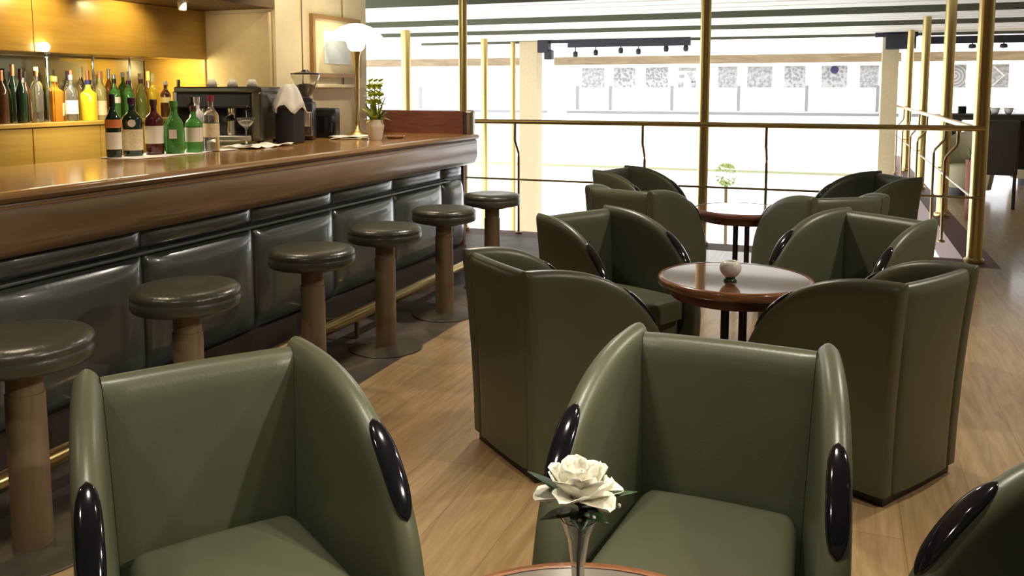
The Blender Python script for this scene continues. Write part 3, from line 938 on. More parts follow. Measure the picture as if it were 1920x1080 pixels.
# dark cabinet with stacked cups right of the machine, cloth over it
t = thing('cup_warmer', 'black metal cup rack box beside the espresso machine', 'cup rack', (-3.42, 4.80, 1.0605))
mk('body', nbox(-0.07, 0.07, -0.07, 0.07, 0.0, 0.235, bev=0.01), M['black'], t)
bm = bmesh.new()
g = []
rnd = random.Random(5)
for i in range(9):
    th = i / 8 * PI
    pass
rings = []
for j, (rr, zz) in enumerate(((0.0, 0.135), (0.03, 0.13), (0.055, 0.105), (0.075, 0.06), (0.092, 0.01), (0.105, -0.03))):
    if rr == 0:
        rings.append([bm.verts.new((0, 0, zz))])
        continue
    rings.append([bm.verts.new((rr * (1 + 0.17 * math.sin(7 * a + 1.3 + 0.4 * math.sin(2 * a)) * j / 5) * math.cos(a), rr * (1 + 0.17 * math.sin(7 * a + 1.3 + 0.4 * math.sin(2 * a)) * j / 5) * math.sin(a), zz + 0.03 * math.sin(4 * a + 1) * j / 5)) for a in [2 * PI * k / 28 for k in range(28)]])
for a, b_ in zip(rings, rings[1:]):
    for i in range(28):
        j = (i + 1) % 28
        if len(a) == 1:
            bm.faces.new((a[0], b_[i], b_[j]))
        else:
            bm.faces.new((a[i], a[j], b_[j], b_[i]))
o = mk('draped_cloth', bm, M['cloth'], smooth=True)
o.location = (-3.42, 4.80, 1.318)
solid(o, 0.003)
tag(o, 'white cloth draped in a peak over the box beside the espresso machine', 'cloth')
# coffee grinder
t = thing('coffee_grinder', 'coffee grinder with clear conical bean hopper beside the draped cloth', 'coffee grinder', (-3.53, 5.15, 1.0605), R(25))
mk('body', nbox(-0.055, 0.055, -0.06, 0.11, 0.0, 0.27, bev=0.018), M['black'], t, smooth=True, angle=40)
mk('front_plate', nbox(-0.05, 0.05, -0.075, -0.058, 0.03, 0.20, bev=0.004), M['steel'], t)
mk('dosing_chamber', nlathe([(0, 0.10), (0.042, 0.10), (0.045, 0.12), (0.045, 0.19), (0, 0.195)], 20, cy=-0.10), M['steel'], t, smooth=True, angle=40)
mk('portafilter_fork', nbox(-0.03, 0.03, -0.14, -0.06, 0.07, 0.08), M['chrome'], t)
mk('collar', nlathe([(0, 0.27), (0.05, 0.27), (0.05, 0.29), (0.03, 0.30), (0, 0.30)], 20), M['black'], t, smooth=True, angle=40)
mk('hopper', nlathe([(0.026, 0.30), (0.03, 0.30), (0.10, 0.445), (0.102, 0.46), (0.098, 0.46), (0.096, 0.447), (0.026, 0.302)], 24), M['clear'], t, smooth=True, angle=40)
mk('coffee_beans', nlathe([(0, 0.302), (0.024, 0.304), (0.066, 0.385), (0.04, 0.395), (0, 0.40)], 20), M['dark_brown'], t, smooth=True, angle=40)
mk('hopper_lid', nlathe([(0, 0.462), (0.104, 0.462), (0.104, 0.470), (0.03, 0.482), (0.022, 0.495), (0, 0.497)], 24), M['black'], t, smooth=True, angle=40)
# till printer box
t = thing('till_terminal', 'black till terminal box behind the lamp at the far end of the bar', 'till terminal', (-3.58, 5.47, 1.0605), R(20))
mk('housing', nbox(-0.09, 0.09, -0.07, 0.09, 0.0, 0.22, bev=0.012), M['black'], t)
bm = nbox(-0.085, 0.085, -0.012, 0.0, 0.0, 0.16)
s_ = mk('screen', bm, M['black_gloss'], t)
s_.location = (0, -0.075, 0.04)
s_.rotation_euler = (R(-8), 0, 0)

# ------------------------------------------------------------------ bar lamp
t = thing('table_lamp', 'slender brass table lamp with lit white mushroom glass shade on the bar', 'lamp', (-3.47, 5.74, 1.0605))
mk('base', nlathe([(0, 0), (0.085, 0), (0.09, 0.008), (0.08, 0.02), (0.05, 0.035), (0.025, 0.055), (0.016, 0.08), (0, 0.08)], 28), M['brass'], t, smooth=True, angle=60)
mk('stem', nlathe([(0, 0.08), (0.014, 0.08), (0.018, 0.10), (0.014, 0.12), (0.017, 0.3), (0.020, 0.50), (0.024, 0.58), (0.034, 0.645), (0, 0.645)], 20), M['brass'], t, smooth=True, angle=60)
mk('glass_cup', nlathe([(0, 0.645), (0.04, 0.648), (0.062, 0.67), (0.075, 0.72), (0.08, 0.755), (0, 0.76)], 28), M['lamp_glass'], t, smooth=True, angle=60)
mk('lamp_shade', nlathe([(0.05, 0.775), (0.12, 0.765), (0.19, 0.745), (0.215, 0.735), (0.216, 0.742), (0.18, 0.785), (0.12, 0.83), (0.05, 0.855), (0, 0.862)], 36), M['lamp_glass'], t, smooth=True, angle=80)
lamp('POINT', 'lamp_glow', (-3.47, 5.74, 1.72), 1.5, (1.0, 0.88, 0.62), 0.05)

# magazines and dish
for k, (x, y, rz, lb, z) in enumerate(((-3.30, 5.40, 0.5, 'pale open menu lying at the bottom of the paper pile by the lamp', 1.0612), (-3.31, 5.43, 0.9, 'white folded paper lying on the menu beside the lamp foot', 1.0662))):
    bm = bmesh.new()
    gx = []
    for i in range(9):
        u = i / 8 - 0.5
        zz = 0.004 + 0.010 * abs(math.sin(u * PI * 2)) * (1 if k == 0 else 0.6)
        gx.append((bm.verts.new((u * 0.32, -0.11, zz)), bm.verts.new((u * 0.32, 0.11, zz))))
    for a, b_ in zip(gx, gx[1:]):
        bm.faces.new((a[0], b_[0], b_[1], a[1]))
    o = mk('menu', bm, M['paper'], smooth=True)
    o.location = (x, y, z + k * 0.006)
    o.rotation_euler = (0, 0, rz)
    solid(o, 0.003)
    tag(o, lb, 'menu')
o = mk('dish', nlathe([(0, 0.002), (0.05, 0.002), (0.075, 0.018), (0.078, 0.018), (0.055, 0.0), (0, 0.0)], 24), M['table_edge'], smooth=True)
o.location = (-3.04, 5.55, 1.0605)
tag(o, 'small brown dish lying right of the plant pot on the bar', 'dish')

# potted plant
t = thing('potted_plant', 'yellow-green leafy plant in a whitish pot on the far end of the bar', 'potted plant', (-3.06, 5.30, 1.0605))
mk('pot', nlathe([(0, 0), (0.042, 0), (0.05, 0.02), (0.062, 0.09), (0.064, 0.105), (0.056, 0.12), (0.058, 0.145), (0.052, 0.145), (0.05, 0.12), (0, 0.12)], 28), mat('pot_glaze', (0.62, 0.55, 0.45), 0.45), t, smooth=True, angle=60)
mk('soil', nlathe([(0, 0.125), (0.05, 0.125)], 20), M['soil'], t)
rnd = random.Random(12)
for k in range(30):
    a = rnd.uniform(0, 2 * PI)
    L = rnd.uniform(0.05, 0.13)
    b0 = (0.02 * math.cos(a), 0.02 * math.sin(a), 0.13)
    up = rnd.uniform(0.02, 0.24)
    o = mk('leaf', leaf(bmesh.new(), b0, (L * math.cos(a), L * math.sin(a), 0.13 + up), rnd.uniform(0.028, 0.045), 0.03), M['leaf'] if k % 3 == 0 else M['leaf_bright'], t, smooth=True)
for k in range(3):
    a = 2.1 * k
    x, y = 0.02 * math.cos(a), 0.02 * math.sin(a)
    mk('stem', ntube([(x, y, 0.12), (x * 1.5, y * 1.5, 0.24), (x * 2.2, y * 2.2, 0.36 + 0.03 * k)], 0.004, 6), M['leaf_bright'], t)
    bm = bmesh.new()
    for q in range(14):
        aa = q * 2.4
        zz = 0.24 + 0.013 * q
        f_ = 0.062 * (1 - q / 26)
        leaf(bm, (x * 2, y * 2, zz), (x * 2 + f_ * math.cos(aa), y * 2 + f_ * math.sin(aa), zz + 0.025), 0.05, 0.0, 4)
    mk('flower_spike', bm, M['leaf_bright'], t, smooth=True)

# framed picture on the pier
t = thing('framed_picture', 'picture in a gilt frame with cream mount on the cream wall behind the lamp', 'picture', (-3.70, 5.80, 1.745))
bm = bmesh.new()
hw, hh, fw = 0.34, 0.235, 0.03
for (y0, y1, z_0, z_1) in ((-hw, -hw + fw, -hh, hh), (hw - fw, hw, -hh, hh), (-hw + fw, hw - fw, hh - fw, hh), (-hw + fw, hw - fw, -hh, -hh + fw)):
    box(bm, 0.001, 0.035, y0, y1, z_0, z_1)
mk('frame', bm, M['gilt'], t)
mk('mount', nbox(0.001, 0.012, -hw + fw, hw - fw, -hh + fw, hh - fw), M['mount'], t)
mk('print', nbox(0.0121, 0.015, -0.17, 0.2, -0.13, 0.12), M['print'], t)
o = mk('wall_ledge', nbox(-3.699, -3.63, 5.45, 6.2, 1.43, 1.455, bev=0.005), M['cream_wall'])
tag(o, 'narrow cream ledge on the wall under the framed picture', 'ledge')
# ------------------------------------------------------------------ bar stools
t0 = thing('bar_stool', 'x', 'stool', (0, 0, 0), 0, 'bar stools along the counter')
r = 0.202
prof = [(0, 0.595), (r - 0.02, 0.595), (r - 0.006, 0.600), (r, 0.612), (r, 0.640), (r - 0.004, 0.646), (r, 0.652), (r - 0.003, 0.664), (r - 0.016, 0.676), (r * 0.75, 0.682), (r * 0.4, 0.680), (0, 0.678)]
mk('seat', nlathe(prof, 40), M['seat_leather'], t0, smooth=True)
mk('seat_plate', nlathe([(0, 0.575), (0.10, 0.575), (0.12, 0.5945), (0, 0.5945)], 24), M['base_metal'], t0, smooth=True, angle=40)
mk('column', nlathe([(0, 0.02), (0.058, 0.02), (0.056, 0.5), (0, 0.5)], 24), M['wood_post'], t0, smooth=True, angle=40)
mk('column_sleeve', nlathe([(0, 0.5), (0.052, 0.5), (0.052, 0.575), (0, 0.575)], 24), M['wood_post'], t0, smooth=True, angle=40)
mk('base_plate', nlathe([(0, 0), (0.2, 0), (0.203, 0.004), (0.2, 0.008), (0.07, 0.02), (0, 0.021)], 36), M['base_metal'], t0, smooth=True, angle=40)
stools = [(1.83, 'round dark leather bar stool at the left edge, nearest the viewer'),
          (2.53, 'round dark leather bar stool second nearest, seat showing above the left armchair'),
          (3.36, 'round dark leather bar stool third from the near end of the counter'),
          (4.05, 'round dark leather bar stool fourth from the near end, round base plate in full view'),
          (4.80, 'round dark leather bar stool second from the far end of the counter'),
          (5.60, 'farthest round bar stool, in front of the bright railing beyond the counter end')]
for i, (y, lb) in enumerate(stools):
    if i == 0:
        t0.location = (-2.29, y, 0)
        t0['label'] = lb
    else:
        dup(t0, (-2.29, y, 0), 0.3 * i, lb)

# ------------------------------------------------------------------ tub armchairs
A_, B_, ZB = 0.57, 0.54, 0.25
TH = 0.062


def lean(s, z):
    return 0.045 * (z / 0.78) ** 2 * (1 - s / A_)


def xout(s, z):
    return 0.249 + 0.023 * (max(z, 0) / 0.78) ** 1.4 + s * math.tan(R(7.7)) * (0.75 + 0.25 * z / 0.78)


def rnd_(d, r_):
    k = min(1.0, max(0.0, d / r_))
    return math.sqrt(max(0.0, 1 - (1 - k) ** 2))


def arm_curve(u):
    if u <= 0.82:
        th = u / 0.82 * PI / 2
        return A_ * math.sin(th) ** 0.8, ZB + B_ * math.cos(th)
    k = (u - 0.82) / 0.18
    return A_ - 0.015 * k * k, ZB - (ZB - 0.04) * k


def arm_mesh(side):
    bm = bmesh.new()
    us = [0, 0.0006, 0.003, 0.008, 0.018, 0.035, 0.06] + [0.06 + 0.94 * i / 34 for i in range(1, 35)]
    vs_ = [0, 0.004, 0.015, 0.035, 0.07, 0.13, 0.3, 0.55, 0.8, 1]
    outer, inner = [], []
    for u in us:
        s1, z1 = arm_curve(u)
        if u <= 0.82:
            s2 = 0.47 * (u / 0.82) ** 0.9
        else:
            s2 = 0.47 + 0.045 * (u - 0.82) / 0.18
        z2 = 0.04
        L = math.hypot(s1 - s2, z1 - z2)
        co, ci = [], []
        for v in vs_:
            s, z = s1 + (s2 - s1) * v, z1 + (z2 - z1) * v
            d = v * L
            h = TH / 2 * rnd_(d, 0.036) * (0.55 + 0.45 * rnd_(s, 0.02))
            xc = xout(s, z) - TH / 2
            y = 0.28 - s + lean(s, z)
            co.append(bm.verts.new((side * (xc + h), y, z)))
            ci.append(bm.verts.new((side * (xc - h), y, z)))
        outer.append(co)
        inner.append(ci)
    nu, nv = len(us), len(vs_)
    for i in range(nu - 1):
        for j in range(nv - 1):
            for g in (outer, inner):
                bm.faces.new((g[i][j], g[i + 1][j], g[i + 1][j + 1], g[i][j + 1]))
        bm.faces.new((outer[i][-1], outer[i + 1][-1], inner[i + 1][-1], inner[i][-1]))
    for j in range(nv - 1):
        bm.faces.new((outer[0][j], outer[0][j + 1], inner[0][j + 1], inner[0][j]))
        bm.faces.new((outer[-1][j], outer[-1][j + 1], inner[-1][j + 1], inner[-1][j]))
    bmesh.ops.remove_doubles(bm, verts=bm.verts, dist=0.0002)
    return bm


def insert_mesh(side):
    bm = bmesh.new()
    n, m_ = 26, 14
    ua, ub = 0.315, 0.545
    rings = []
    for i in range(n + 1):
        k = i / n
        u = ua + (ub - ua) * k
        s, z = arm_curve(u)
        s2, z2 = arm_curve(u + 0.004)
        s1, z1 = arm_curve(u - 0.004)
        tx, tz = s2 - s1, z2 - z1
        L = math.hypot(tx, tz)
        ns, nz = -tz / L, tx / L      # outward normal in (s, z)
        if ns < 0:
            ns, nz = -ns, -nz
        w = 0.020 * (max(0.0, 1 - abs(2 * k - 1) ** 3.2)) ** 0.55 + 0.0005
        hgt = 0.006 * (max(0.0, 1 - abs(2 * k - 1) ** 3)) ** 0.5 + 0.0005
        dep = 0.030 * (max(0.0, 1 - abs(2 * k - 1) ** 2.6)) ** 0.6
        ring = []
        for j in range(m_):
            a = 2 * PI * j / m_
            ca, sa = math.cos(a), math.sin(a)
            off = hgt * sa if sa > 0 else dep * sa
            ss, zz = s + ns * off, z + nz * off
            xc = xout(s, z) - TH / 2
            wx = w * (1.18 if sa <= 0.2 else 1.0)
            ring.append(bm.verts.new((side * (xc + wx * (abs(ca) ** 0.6) * (1 if ca > 0 else -1)), 0.28 - ss + lean(s, z), zz)))
        rings.append(ring)
    for a, b_ in zip(rings, rings[1:]):
        for j in range(m_):
            q = (j + 1) % m_
            bm.faces.new((a[j], a[q], b_[q], b_[j]))
    bm.faces.new(rings[0])
    bm.faces.new(rings[-1])
    return bm


def back_mesh():
    bm = bmesh.new()
    nx = 16
    zs = [0.04, 0.2, 0.35, 0.45, 0.55, 0.65, 0.71, 0.74, 0.765, 0.772, 0.775]
    T = 0.07
    front, rear = [], []
    for z in zs:
        half = xout(0.02, z) - TH + 0.004
        h = T / 2 * rnd_(0.7755 - z, 0.035)
        fr, re = [], []
        for i in range(nx + 1):
            x = -half + 2 * half * i / nx
            e = half - abs(x)
            hh_ = h * (0.8 + 0.2 * rnd_(e, 0.02))
            bow = 0.010 * (1 - (x / half) ** 2)
            yc = 0.28 - T / 2 + lean(0, z) + bow
            fr.append(bm.verts.new((x, yc - hh_, z)))
            re.append(bm.verts.new((x, yc + hh_, z)))
        front.append(fr)
        rear.append(re)
    for k in range(len(zs) - 1):
        for i in range(nx):
            for g in (front, rear):
                bm.faces.new((g[k][i], g[k][i + 1], g[k + 1][i + 1], g[k + 1][i]))
        for i in (0, nx):
            bm.faces.new((front[k][i], front[k + 1][i], rear[k + 1][i], rear[k][i]))
    for i in range(nx):
        for k in (0, -1):
            bm.faces.new((front[k][i], front[k][i + 1], rear[k][i + 1], rear[k][i]))
    return bm


def seat_mesh():
    bm = bmesh.new()
    nx, ny = 22, 22
    # plan: from the back (y=0.20) to the front (y=-0.27); rounded at the back corners
    top, bot = [], []
    ya, yb = 0.208, -0.245
    for j in range(ny + 1):
        v = 0.5 - 0.5 * math.cos(PI * j / ny)
        y = ya + (yb - ya) * v
        half = (0.190 + 0.030 * v) * (0.84 + 0.16 * rnd_(ya - y, 0.06)) * (0.93 + 0.07 * rnd_(y - yb, 0.02))
        tr_, br_ = [], []
        for i in range(nx + 1):
            w = math.sin(PI / 2 * (2 * i / nx - 1))
            x = half * w
            e = min(half - abs(x), ya - y, y - yb)
            rr = rnd_(e, 0.030)
            crown = 0.022 * (1 - w * w) * (1 - (2 * v - 1) ** 2)
            zt = 0.362 + 0.030 * rr + crown
            tr_.append(bm.verts.new((x, y - 0.012 * (1 - w * w) * (1 if v > 0.5 else -0.2), zt)))
            br_.append(bm.verts.new((x, y - 0.012 * (1 - w * w) * (1 if v > 0.5 else -0.2), 0.28)))
        top.append(tr_)
        bot.append(br_)
    for j in range(ny):
        for i in range(nx):
            bm.faces.new((top[j][i], top[j][i + 1], top[j + 1][i + 1], top[j + 1][i]))
            bm.faces.new((bot[j][i], bot[j][i + 1], bot[j + 1][i + 1], bot[j + 1][i]))
        for i in (0, nx):
            bm.faces.new((top[j][i], top[j + 1][i], bot[j + 1][i], bot[j][i]))
    for i in range(nx):
        for j in (0, ny):
            bm.faces.new((top[j][i], top[j][i + 1], bot[j][i + 1], bot[j][i]))
    return bm


chair0 = thing('armchair', 'x', 'armchair', (0, 0, 0), 0, 'green leather tub armchairs')
mk('seat_cushion', seat_mesh(), M['green'], chair0, smooth=True, angle=70)
mk('backrest', back_mesh(), M['green'], chair0, smooth=True, angle=70)
for sd in (-1, 1):
    a_ = mk('armrest', arm_mesh(sd), M['green'], chair0, smooth=True, angle=80)
    ins = mk('arm_inlay', insert_mesh(sd), M['black_gloss'], a_, smooth=True, angle=70)
    ins['label'] = 'glossy black arm inlay'
# seat box under the cushion
bm = bmesh.new()
vs = [bm.verts.new(p) for p in ((-0.18, 0.21, 0.04), (0.18, 0.21, 0.04), (0.215, -0.215, 0.04), (-0.215, -0.215, 0.04), (-0.18, 0.21, 0.279), (0.18, 0.21, 0.279), (0.215, -0.215, 0.279), (-0.215, -0.215, 0.279))]
for f in ((0, 1, 2, 3), (4, 5, 6, 7), (0, 1, 5, 4), (1, 2, 6, 5), (2, 3, 7, 6), (3, 0, 4, 7)):
    bm.faces.new([vs[i] for i in f])
mk('seat_box', bm, M['green'], chair0)
# recessed dark plinth
bm = bmesh.new()
vs = [bm.verts.new(p) for p in ((-0.225, 0.265, 0.0), (0.225, 0.265, 0.0), (0.25, -0.20, 0.0), (-0.25, -0.20, 0.0), (-0.225, 0.265, 0.041), (0.225, 0.265, 0.041), (0.25, -0.20, 0.041), (-0.25, -0.20, 0.041))]
for f in ((0, 1, 2, 3), (4, 5, 6, 7), (0, 1, 5, 4), (1, 2, 6, 5), (2, 3, 7, 6), (3, 0, 4, 7)):
    bm.faces.new([vs[i] for i in f])
mk('plinth', bm, M['black'], chair0)

# (mid of the back's top edge x, y), facing direction
chairs = [((-1.427, 1.604), (0.801, -0.599), 'green tub armchair at the bottom left, in front of the second bar stool'),
          ((-0.244, 2.232), (-0.044, -0.999), 'green tub armchair facing the viewer behind the white flower'),
          ((0.785, 1.70), (-0.86, -0.51), 'green tub armchair cut off by the right edge, only one arm in view'),
          ((-1.189, 2.898), (0.647, 0.763), 'green tub armchair seen from behind, left of the round table with the candle bowl'),
          ((0.357, 3.21), (-0.844, 0.537), 'green tub armchair seen from behind, right of the round table with the candle bowl'),
          ((-1.294, 4.295), (0.868, -0.496), 'green tub armchair behind left of the candle bowl table, open side to the table'),
          ((0.265, 4.748), (-0.609, -0.793), 'green tub armchair behind right of the candle bowl table, open side to the table'),
          ((-1.31, 5.33), (0.35, 0.937), 'green tub armchair seen from behind, left of the farthest table'),
          ((0.09, 5.42), (-0.55, 0.83), 'green tub armchair seen from behind, right of the farthest table'),
          ((-1.72, 6.72), (0.95, -0.30), 'farthest left green tub armchair, its rounded arm against the bright railing'),
          ((0.45, 6.97), (-0.85, -0.52), 'farthest right green tub armchair, close to the railing corner')]
for i, ((bx0, by0), (fx, fy), lb) in enumerate(chairs):
    L = math.hypot(fx, fy)
    fx, fy = fx / L, fy / L
    px_, py_ = bx0 + fx * 0.325, by0 + fy * 0.325
    rz = math.atan2(fy, fx) + PI / 2
    if i == 0:
        chair0.location = (px_, py_, 0)
        chair0.rotation_euler = (0, 0, rz)
        chair0['label'] = lb
    else:
        dup(chair0, (px_, py_, 0), rz, lb)

# ------------------------------------------------------------------ round tables


def table(x, y, rad, label, topm, edgem):
    t = thing('round_table', label, 'table', (x, y, 0), 0, 'round cafe tables')
    mk('tabletop', nlathe([(0, 0.572), (rad - 0.02, 0.572), (rad - 0.02, 0.599), (0, 0.599)], 48), topm, t, smooth=True, angle=40)
    mk('rim', nlathe([(rad - 0.022, 0.565), (rad - 0.006, 0.565), (rad, 0.574), (rad, 0.592), (rad - 0.006, 0.600), (rad - 0.022, 0.6005)], 48), edgem, t, smooth=True, angle=60)
    mk('apron', nlathe([(0, 0.515), (rad - 0.06, 0.515), (rad - 0.055, 0.52), (rad - 0.05, 0.571), (0, 0.571)], 48), M['mahogany'], t, smooth=True, angle=40)
    for k in range(4):
        a = YAW + R(18) + PI / 2 * k
        mk('leg', ntube([(0.055 * math.cos(a), 0.055 * math.sin(a), 0.03), (0.055 * math.cos(a), 0.055 * math.sin(a), 0.52)], 0.010, 12), M['rod'], t, smooth=True, angle=50)
    mk('base', nlathe([(0, 0), (0.2, 0), (0.2, 0.012), (0.18, 0.022), (0.08, 0.03), (0, 0.032)], 36), M['rod'], t, smooth=True, angle=40)
    return t


table(-0.40, 3.79, 0.335, 'round dark wooden cafe table carrying the white candle bowl', M['table_wood'], M['table_edge'])
table(-0.29, 1.06, 0.325, 'round table with orange wooden rim at the bottom edge, under the flower vase', M['table_top_pale'], M['table_edge'])
table(-0.60, 6.02, 0.330, 'farthest round cafe table, in front of the bright railing', M['table_wood'], M['mahogany'])

for m_ in (M['table_wood'], M['table_top_pale']):
    m_.node_tree.nodes['Principled BSDF'].inputs['Coat IOR'].default_value = 2.0
    m_.node_tree.nodes['Principled BSDF'].inputs['Coat Roughness'].default_value = 0.05
# candle bowl
t = thing('candle_bowl', 'small round white ceramic candle bowl on the middle table', 'candle bowl', (-0.41, 3.70, 0.6006))
mk('bowl', nlathe([(0, 0.018), (0.022, 0.018), (0.03, 0.024), (0.042, 0.04), (0.047, 0.058), (0.042, 0.076), (0.034, 0.085), (0.026, 0.087), (0.024, 0.08), (0.032, 0.06), (0.024, 0.035), (0, 0.03)], 28), M['porcelain'], t, smooth=True)
mk('foot', nlathe([(0, 0), (0.028, 0), (0.028, 0.004), (0.02, 0.012), (0.022, 0.0178), (0, 0.0178)], 24), mat('green_reflection', (0.02, 0.05, 0.03), 0.2), t, smooth=True, angle=50)  # dark green piece stands in for the bowl's reflection in the tabletop
mk('candle', nlathe([(0, 0.031), (0.017, 0.033), (0.017, 0.055), (0, 0.055)], 16), M['leaf'], t, smooth=True, angle=50)

# flower in a slim glass vase
t = thing('flower_vase', 'slim clear flute vase on the nearest table holding the white flower', 'vase', (-0.335, 1.15, 0.6006))
mk('glass_body', nlathe([(0, 0), (0.032, 0), (0.032, 0.003), (0.008, 0.008), (0.0065, 0.02), (0.0075, 0.06), (0.010, 0.12), (0.016, 0.165), (0.027, 0.195), (0.025, 0.195), (0.014, 0.165), (0.0085, 0.12), (0.005, 0.06), (0, 0.02)], 24), M['clear'], t, smooth=True, angle=60)
t = thing('cut_flower', 'white many-petalled flower with dark green leaves in the slim vase', 'flower', (-0.335, 1.15, 0.6006))
mk('stem', ntube([(0, 0, 0.025), (0.0, 0, 0.12), (0.004, 0, 0.20), (0.0, 0, 0.235)], 0.0026, 8), M['stem'], t, smooth=True)
rt = Vector((math.cos(YAW), math.sin(YAW), 0))
fw_ = Vector((math.sin(YAW), -math.cos(YAW), 0))     # towards the viewer's side of the table


def petal(bm, base, d, up, length, width, curl):
    """cupped petal from base in direction d, bending with curl"""
    d = d.normalized()
    side = d.cross(up).normalized()
    nrm = side.cross(d).normalized()
    n = 7
    prev = None
    for i in range(n + 1):
        k = i / n
        w = width * (0.22 + 0.78 * math.sin(PI * min(1, k * 0.78 + 0.08)) ** 0.9) * (1 if i < n else 0.45)
        c = base + d * length * k + nrm * curl * length * k * k
        row_ = []
        for q in (-1, -0.5, 0, 0.5, 1):
            row_.append(bm.verts.new(c + side * w * 0.5 * q + nrm * (w * 0.22 * q * q) + nrm * 0.0015 * math.sin(9 * k + 5 * q)))
        if prev:
            for q in range(4):
                bm.faces.new((prev[q], prev[q + 1], row_[q + 1], row_[q]))
        prev = row_


rnd = random.Random(3)
fb = Vector((0, 0, 0.222))
Z_ = Vector((0, 0, 1))
for ring_, (cnt, tilt, ln, wd, curl) in enumerate(((6, 72, 0.068, 0.052, -0.12), (7, 52, 0.064, 0.048, 0.10), (6, 34, 0.058, 0.036, 0.16), (4, 14, 0.046, 0.026, 0.1))):
    for k in range(cnt):
        a = 2 * PI * k / cnt + ring_ * 0.7 + rnd.uniform(-0.2, 0.2)
        hd = rt * math.cos(a) + fw_ * math.sin(a)
        tl = R(tilt + rnd.uniform(-8, 8))
        dd = hd * math.sin(tl) + Z_ * math.cos(tl) + rt * 0.12
        bm = bmesh.new()
        petal(bm, fb, dd, Z_ + hd * 0.01, ln, wd, curl)
        o = mk('petal', bm, M['petal'], t, smooth=True)
        solid(o, 0.0008)
for (a, ln, wd, zz, rise) in ((PI, 0.075, 0.034, 0.215, 0.055), (PI - 0.3, 0.06, 0.030, 0.205, 0.0), (0.15, 0.085, 0.030, 0.215, 0.030), (-0.2, 0.06, 0.03, 0.21, 0.0), (PI / 2, 0.045, 0.03, 0.21, -0.01), (0.6, 0.05, 0.03, 0.205, 0.0)):
    hd = rt * math.cos(a) + fw_ * math.sin(a)
    b0 = Vector((0, 0, zz))
    tip = b0 + hd * ln + Z_ * rise
    o = mk('leaf', leaf(bmesh.new(), b0, tip, wd, 0.004), M['leaf_dark'], t, smooth=True)
    solid(o, 0.0008)
bm = bmesh.new()
for (dx, dy, dz) in ((0.045, 0.0, 0.213), (0.058, 0.005, 0.216), (-0.03, 0.01, 0.208), (0.02, 0.02, 0.205), (0.0, 0.025, 0.203), (-0.012, 0.02, 0.198)):
    p = rt * dx + fw_ * dy + Z_ * dz
    bmesh.ops.create_icosphere(bm, subdivisions=2, radius=0.0035, matrix=Matrix.Translation(p))
mk('drop_sparkles', bm, M['petal'], t, smooth=True)  # white balls stand in for sparkles on water drops

# ------------------------------------------------------------------ walkway on the right: dining furniture
t = thing('dining_chair', 'high-backed dark dining chair with thin legs on the right walkway', 'chair', (1.84, 11.7, 0), R(-10))
mk('backrest', nbox(-0.19, 0.19, -0.23, -0.18, 0.40, 1.05, bev=0.015), M['dark_brown'], t)
mk('seat', nbox(-0.19, 0.19, -0.18, 0.22, 0.40, 0.50, bev=0.015), M['dark_brown'], t)
for sx in (-0.165, 0.165):
    for sy in (-0.20, 0.19):
        mk('leg', nbox(sx - 0.018, sx + 0.018, sy - 0.018, sy + 0.018, 0, 0.41), M['rod'], t)
t = thing('dining_chair', 'low dark chair just behind the high-backed one on the right walkway', 'chair', (2.55, 12.9, 0), R(0))
mk('backrest', nbox(-0.2, 0.2, -0.23, -0.18, 0.40, 0.95, bev=0.015), M['dark_brown'], t)
mk('seat', nbox(-0.2, 0.2, -0.18, 0.22, 0.40, 0.48, bev=0.015), M['dark_brown'], t)
for sx in (-0.17, 0.17):
    for sy in (-0.20, 0.19):
        mk('leg', nbox(sx - 0.018, sx + 0.018, sy - 0.018, sy + 0.018, 0, 0.41), M['rod'], t)
t = thing('buffet_table', 'long dark high table beyond the high-backed chair on the walkway', 'table', (2.6, 13.4, 0))
mk('tabletop', nbox(-1.15, 1.6, -0.35, 0.35, 1.00, 1.08, bev=0.01), M['dark_brown'], t)
for x in (-1.05, 1.5):
    for y in (-0.28, 0.28):
        mk('leg', nbox(x - 0.03, x + 0.03, y - 0.03, y + 0.03, 0, 1.0), M['rod'], t)
mk('front_board', nbox(-0.8, 1.5, 0.25, 0.28, 0.3, 1.0), M['dark_brown'], t)
for k, (x, y, lb) in enumerate(((1.98, 13.15, 'white cup on the dark high table above the high-backed chair, left one'), (2.14, 13.15, 'white cup on the dark high table above the high-backed chair, right one'))):
    t = thing('coffee_cup', lb, 'cup', (x, y, 1.081), 0, 'cups on the high table')
    mk('cup_body', nlathe([(0, 0), (0.03, 0), (0.05, 0.03), (0.06, 0.09), (0.056, 0.09), (0.045, 0.03), (0, 0.01)], 18), M['porcelain'], t, smooth=True)
    mk('cup_handle', ntube([(0.055, 0, 0.07), (0.085, 0, 0.065), (0.08, 0, 0.03), (0.05, 0, 0.025)], 0.006, 8), M['porcelain'], t, smooth=True)
for k, (x, w_, h_, lb) in enumerate(((1.62, 0.10, 0.10, 'small black box on the dark high table, left of the corner pole'), (1.90, 0.16, 0.09, 'flat black box standing on the dark high table by the corner pole'), (2.75, 0.25, 0.08, 'wide low black box at the right end of the high table'))):
    o = mk('black_box', nbox(-w_ / 2, w_ / 2, -0.06, 0.06, 0, h_, bev=0.005), M['black'])
    o.location = (x, 13.5, 1.081)
    tag(o, lb, 'box')
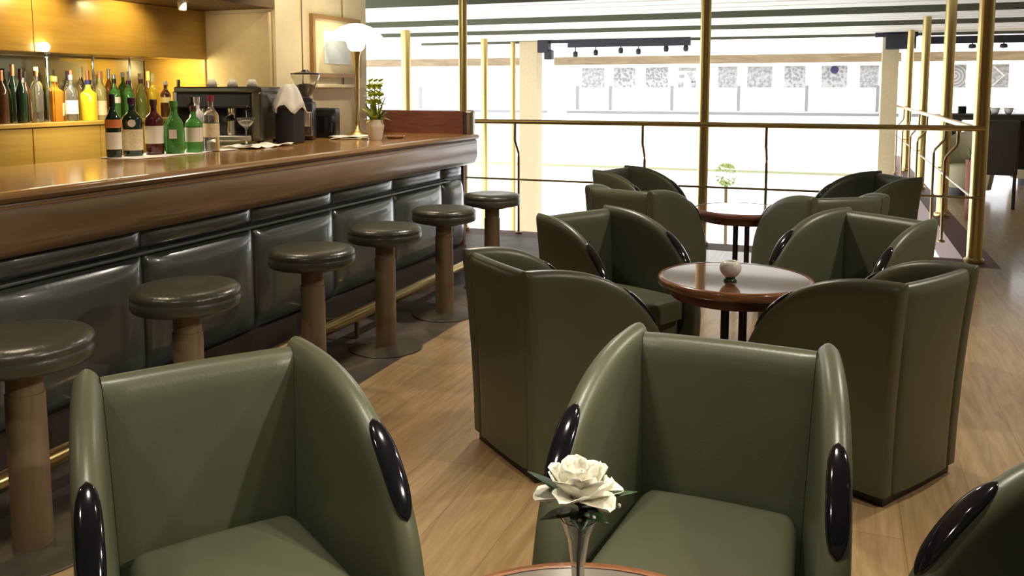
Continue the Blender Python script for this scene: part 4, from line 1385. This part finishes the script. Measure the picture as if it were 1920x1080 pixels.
# beige easy chairs behind
for k, (x, y, lb) in enumerate(((1.62, 12.75, 'beige rounded easy chair seen through the railing left of the corner pole'), (2.75, 14.6, 'beige rounded easy chair right of the high-backed dark chair'))):
    t = thing('easy_chair', lb, 'armchair', (x, y, 0), R(-20 + 60 * k), 'beige easy chairs on the walkway')
    bm = bmesh.new()
    n = 20
    pr_, rings = [], []
    for i in range(n + 1):
        a = PI * (-0.12 + 1.24 * i / n)
        ring = []
        for (rr, zz) in ((0.30, 0.1), (0.33, 0.3), (0.34, 0.82), (0.31, 0.86), (0.27, 0.82), (0.25, 0.3), (0.24, 0.1)):
            zz2 = zz if zz < 0.5 else zz - 0.18 * (1 - math.sin(max(0, min(PI, a))))
            ring.append(bm.verts.new((rr * math.cos(a), rr * math.sin(a), zz2)))
        rings.append(ring)
    for a, b_ in zip(rings, rings[1:]):
        for j in range(6):
            bm.faces.new((a[j], a[j + 1], b_[j + 1], b_[j]))
    for rg in (rings[0], rings[-1]):
        bm.faces.new(rg)
    mk('shell', bm, M['beige_fabric'], t, smooth=True, angle=60)
    mk('seat', nlathe([(0, 0.12), (0.235, 0.12), (0.238, 0.38), (0.2, 0.42), (0, 0.43)], 28), M['beige_fabric'], t, smooth=True, angle=60)
    mk('foot_ring', nlathe([(0, 0), (0.2, 0), (0.2, 0.12), (0, 0.12)], 24), M['rod'], t, smooth=True, angle=40)
# planter by the railing
t = thing('planter', 'narrow reddish-brown planter with green leaves behind the railing at the right', 'planter', (1.38, 10.4, 0))
mk('pot', nlathe([(0, 0), (0.05, 0), (0.055, 0.02), (0.07, 0.66), (0.06, 0.66), (0.055, 0.62), (0, 0.62)], 20), M['terracotta'], t, smooth=True, angle=50)
rnd = random.Random(21)
for k in range(16):
    a = rnd.uniform(0, 2 * PI)
    L = rnd.uniform(0.06, 0.13)
    mk('leaf', leaf(bmesh.new(), (0, 0, 0.62), (L * math.cos(a), L * math.sin(a), 0.66 + rnd.uniform(0.05, 0.2)), 0.03, 0.03), M['leaf'], t, smooth=True)
# round shrub on the lower level
t = thing('topiary', 'round yellow-green shrub seen low through the railing beside the far table', 'shrub', (-2.2, 18.6, -3.5))
mk('trunk', ntube([(0, 0, 0), (0.02, 0, 1.5), (0, 0, 2.95)], 0.035, 8), M['stem'], t)
bm = bmesh.new()
rnd = random.Random(8)
for k in range(420):
    v = Vector((rnd.gauss(0, 1), rnd.gauss(0, 1), rnd.gauss(0, 1))).normalized()
    p = v * 0.20 + Vector((0, 0, 3.1))
    leaf(bm, p * 1.0, p + v * 0.07 + Vector((rnd.uniform(-.05, .05), rnd.uniform(-.05, .05), 0)), 0.045, 0.0, 3)
mk('crown', bm, mat('pale_leaves', (0.55, 0.62, 0.28), 0.6), t)
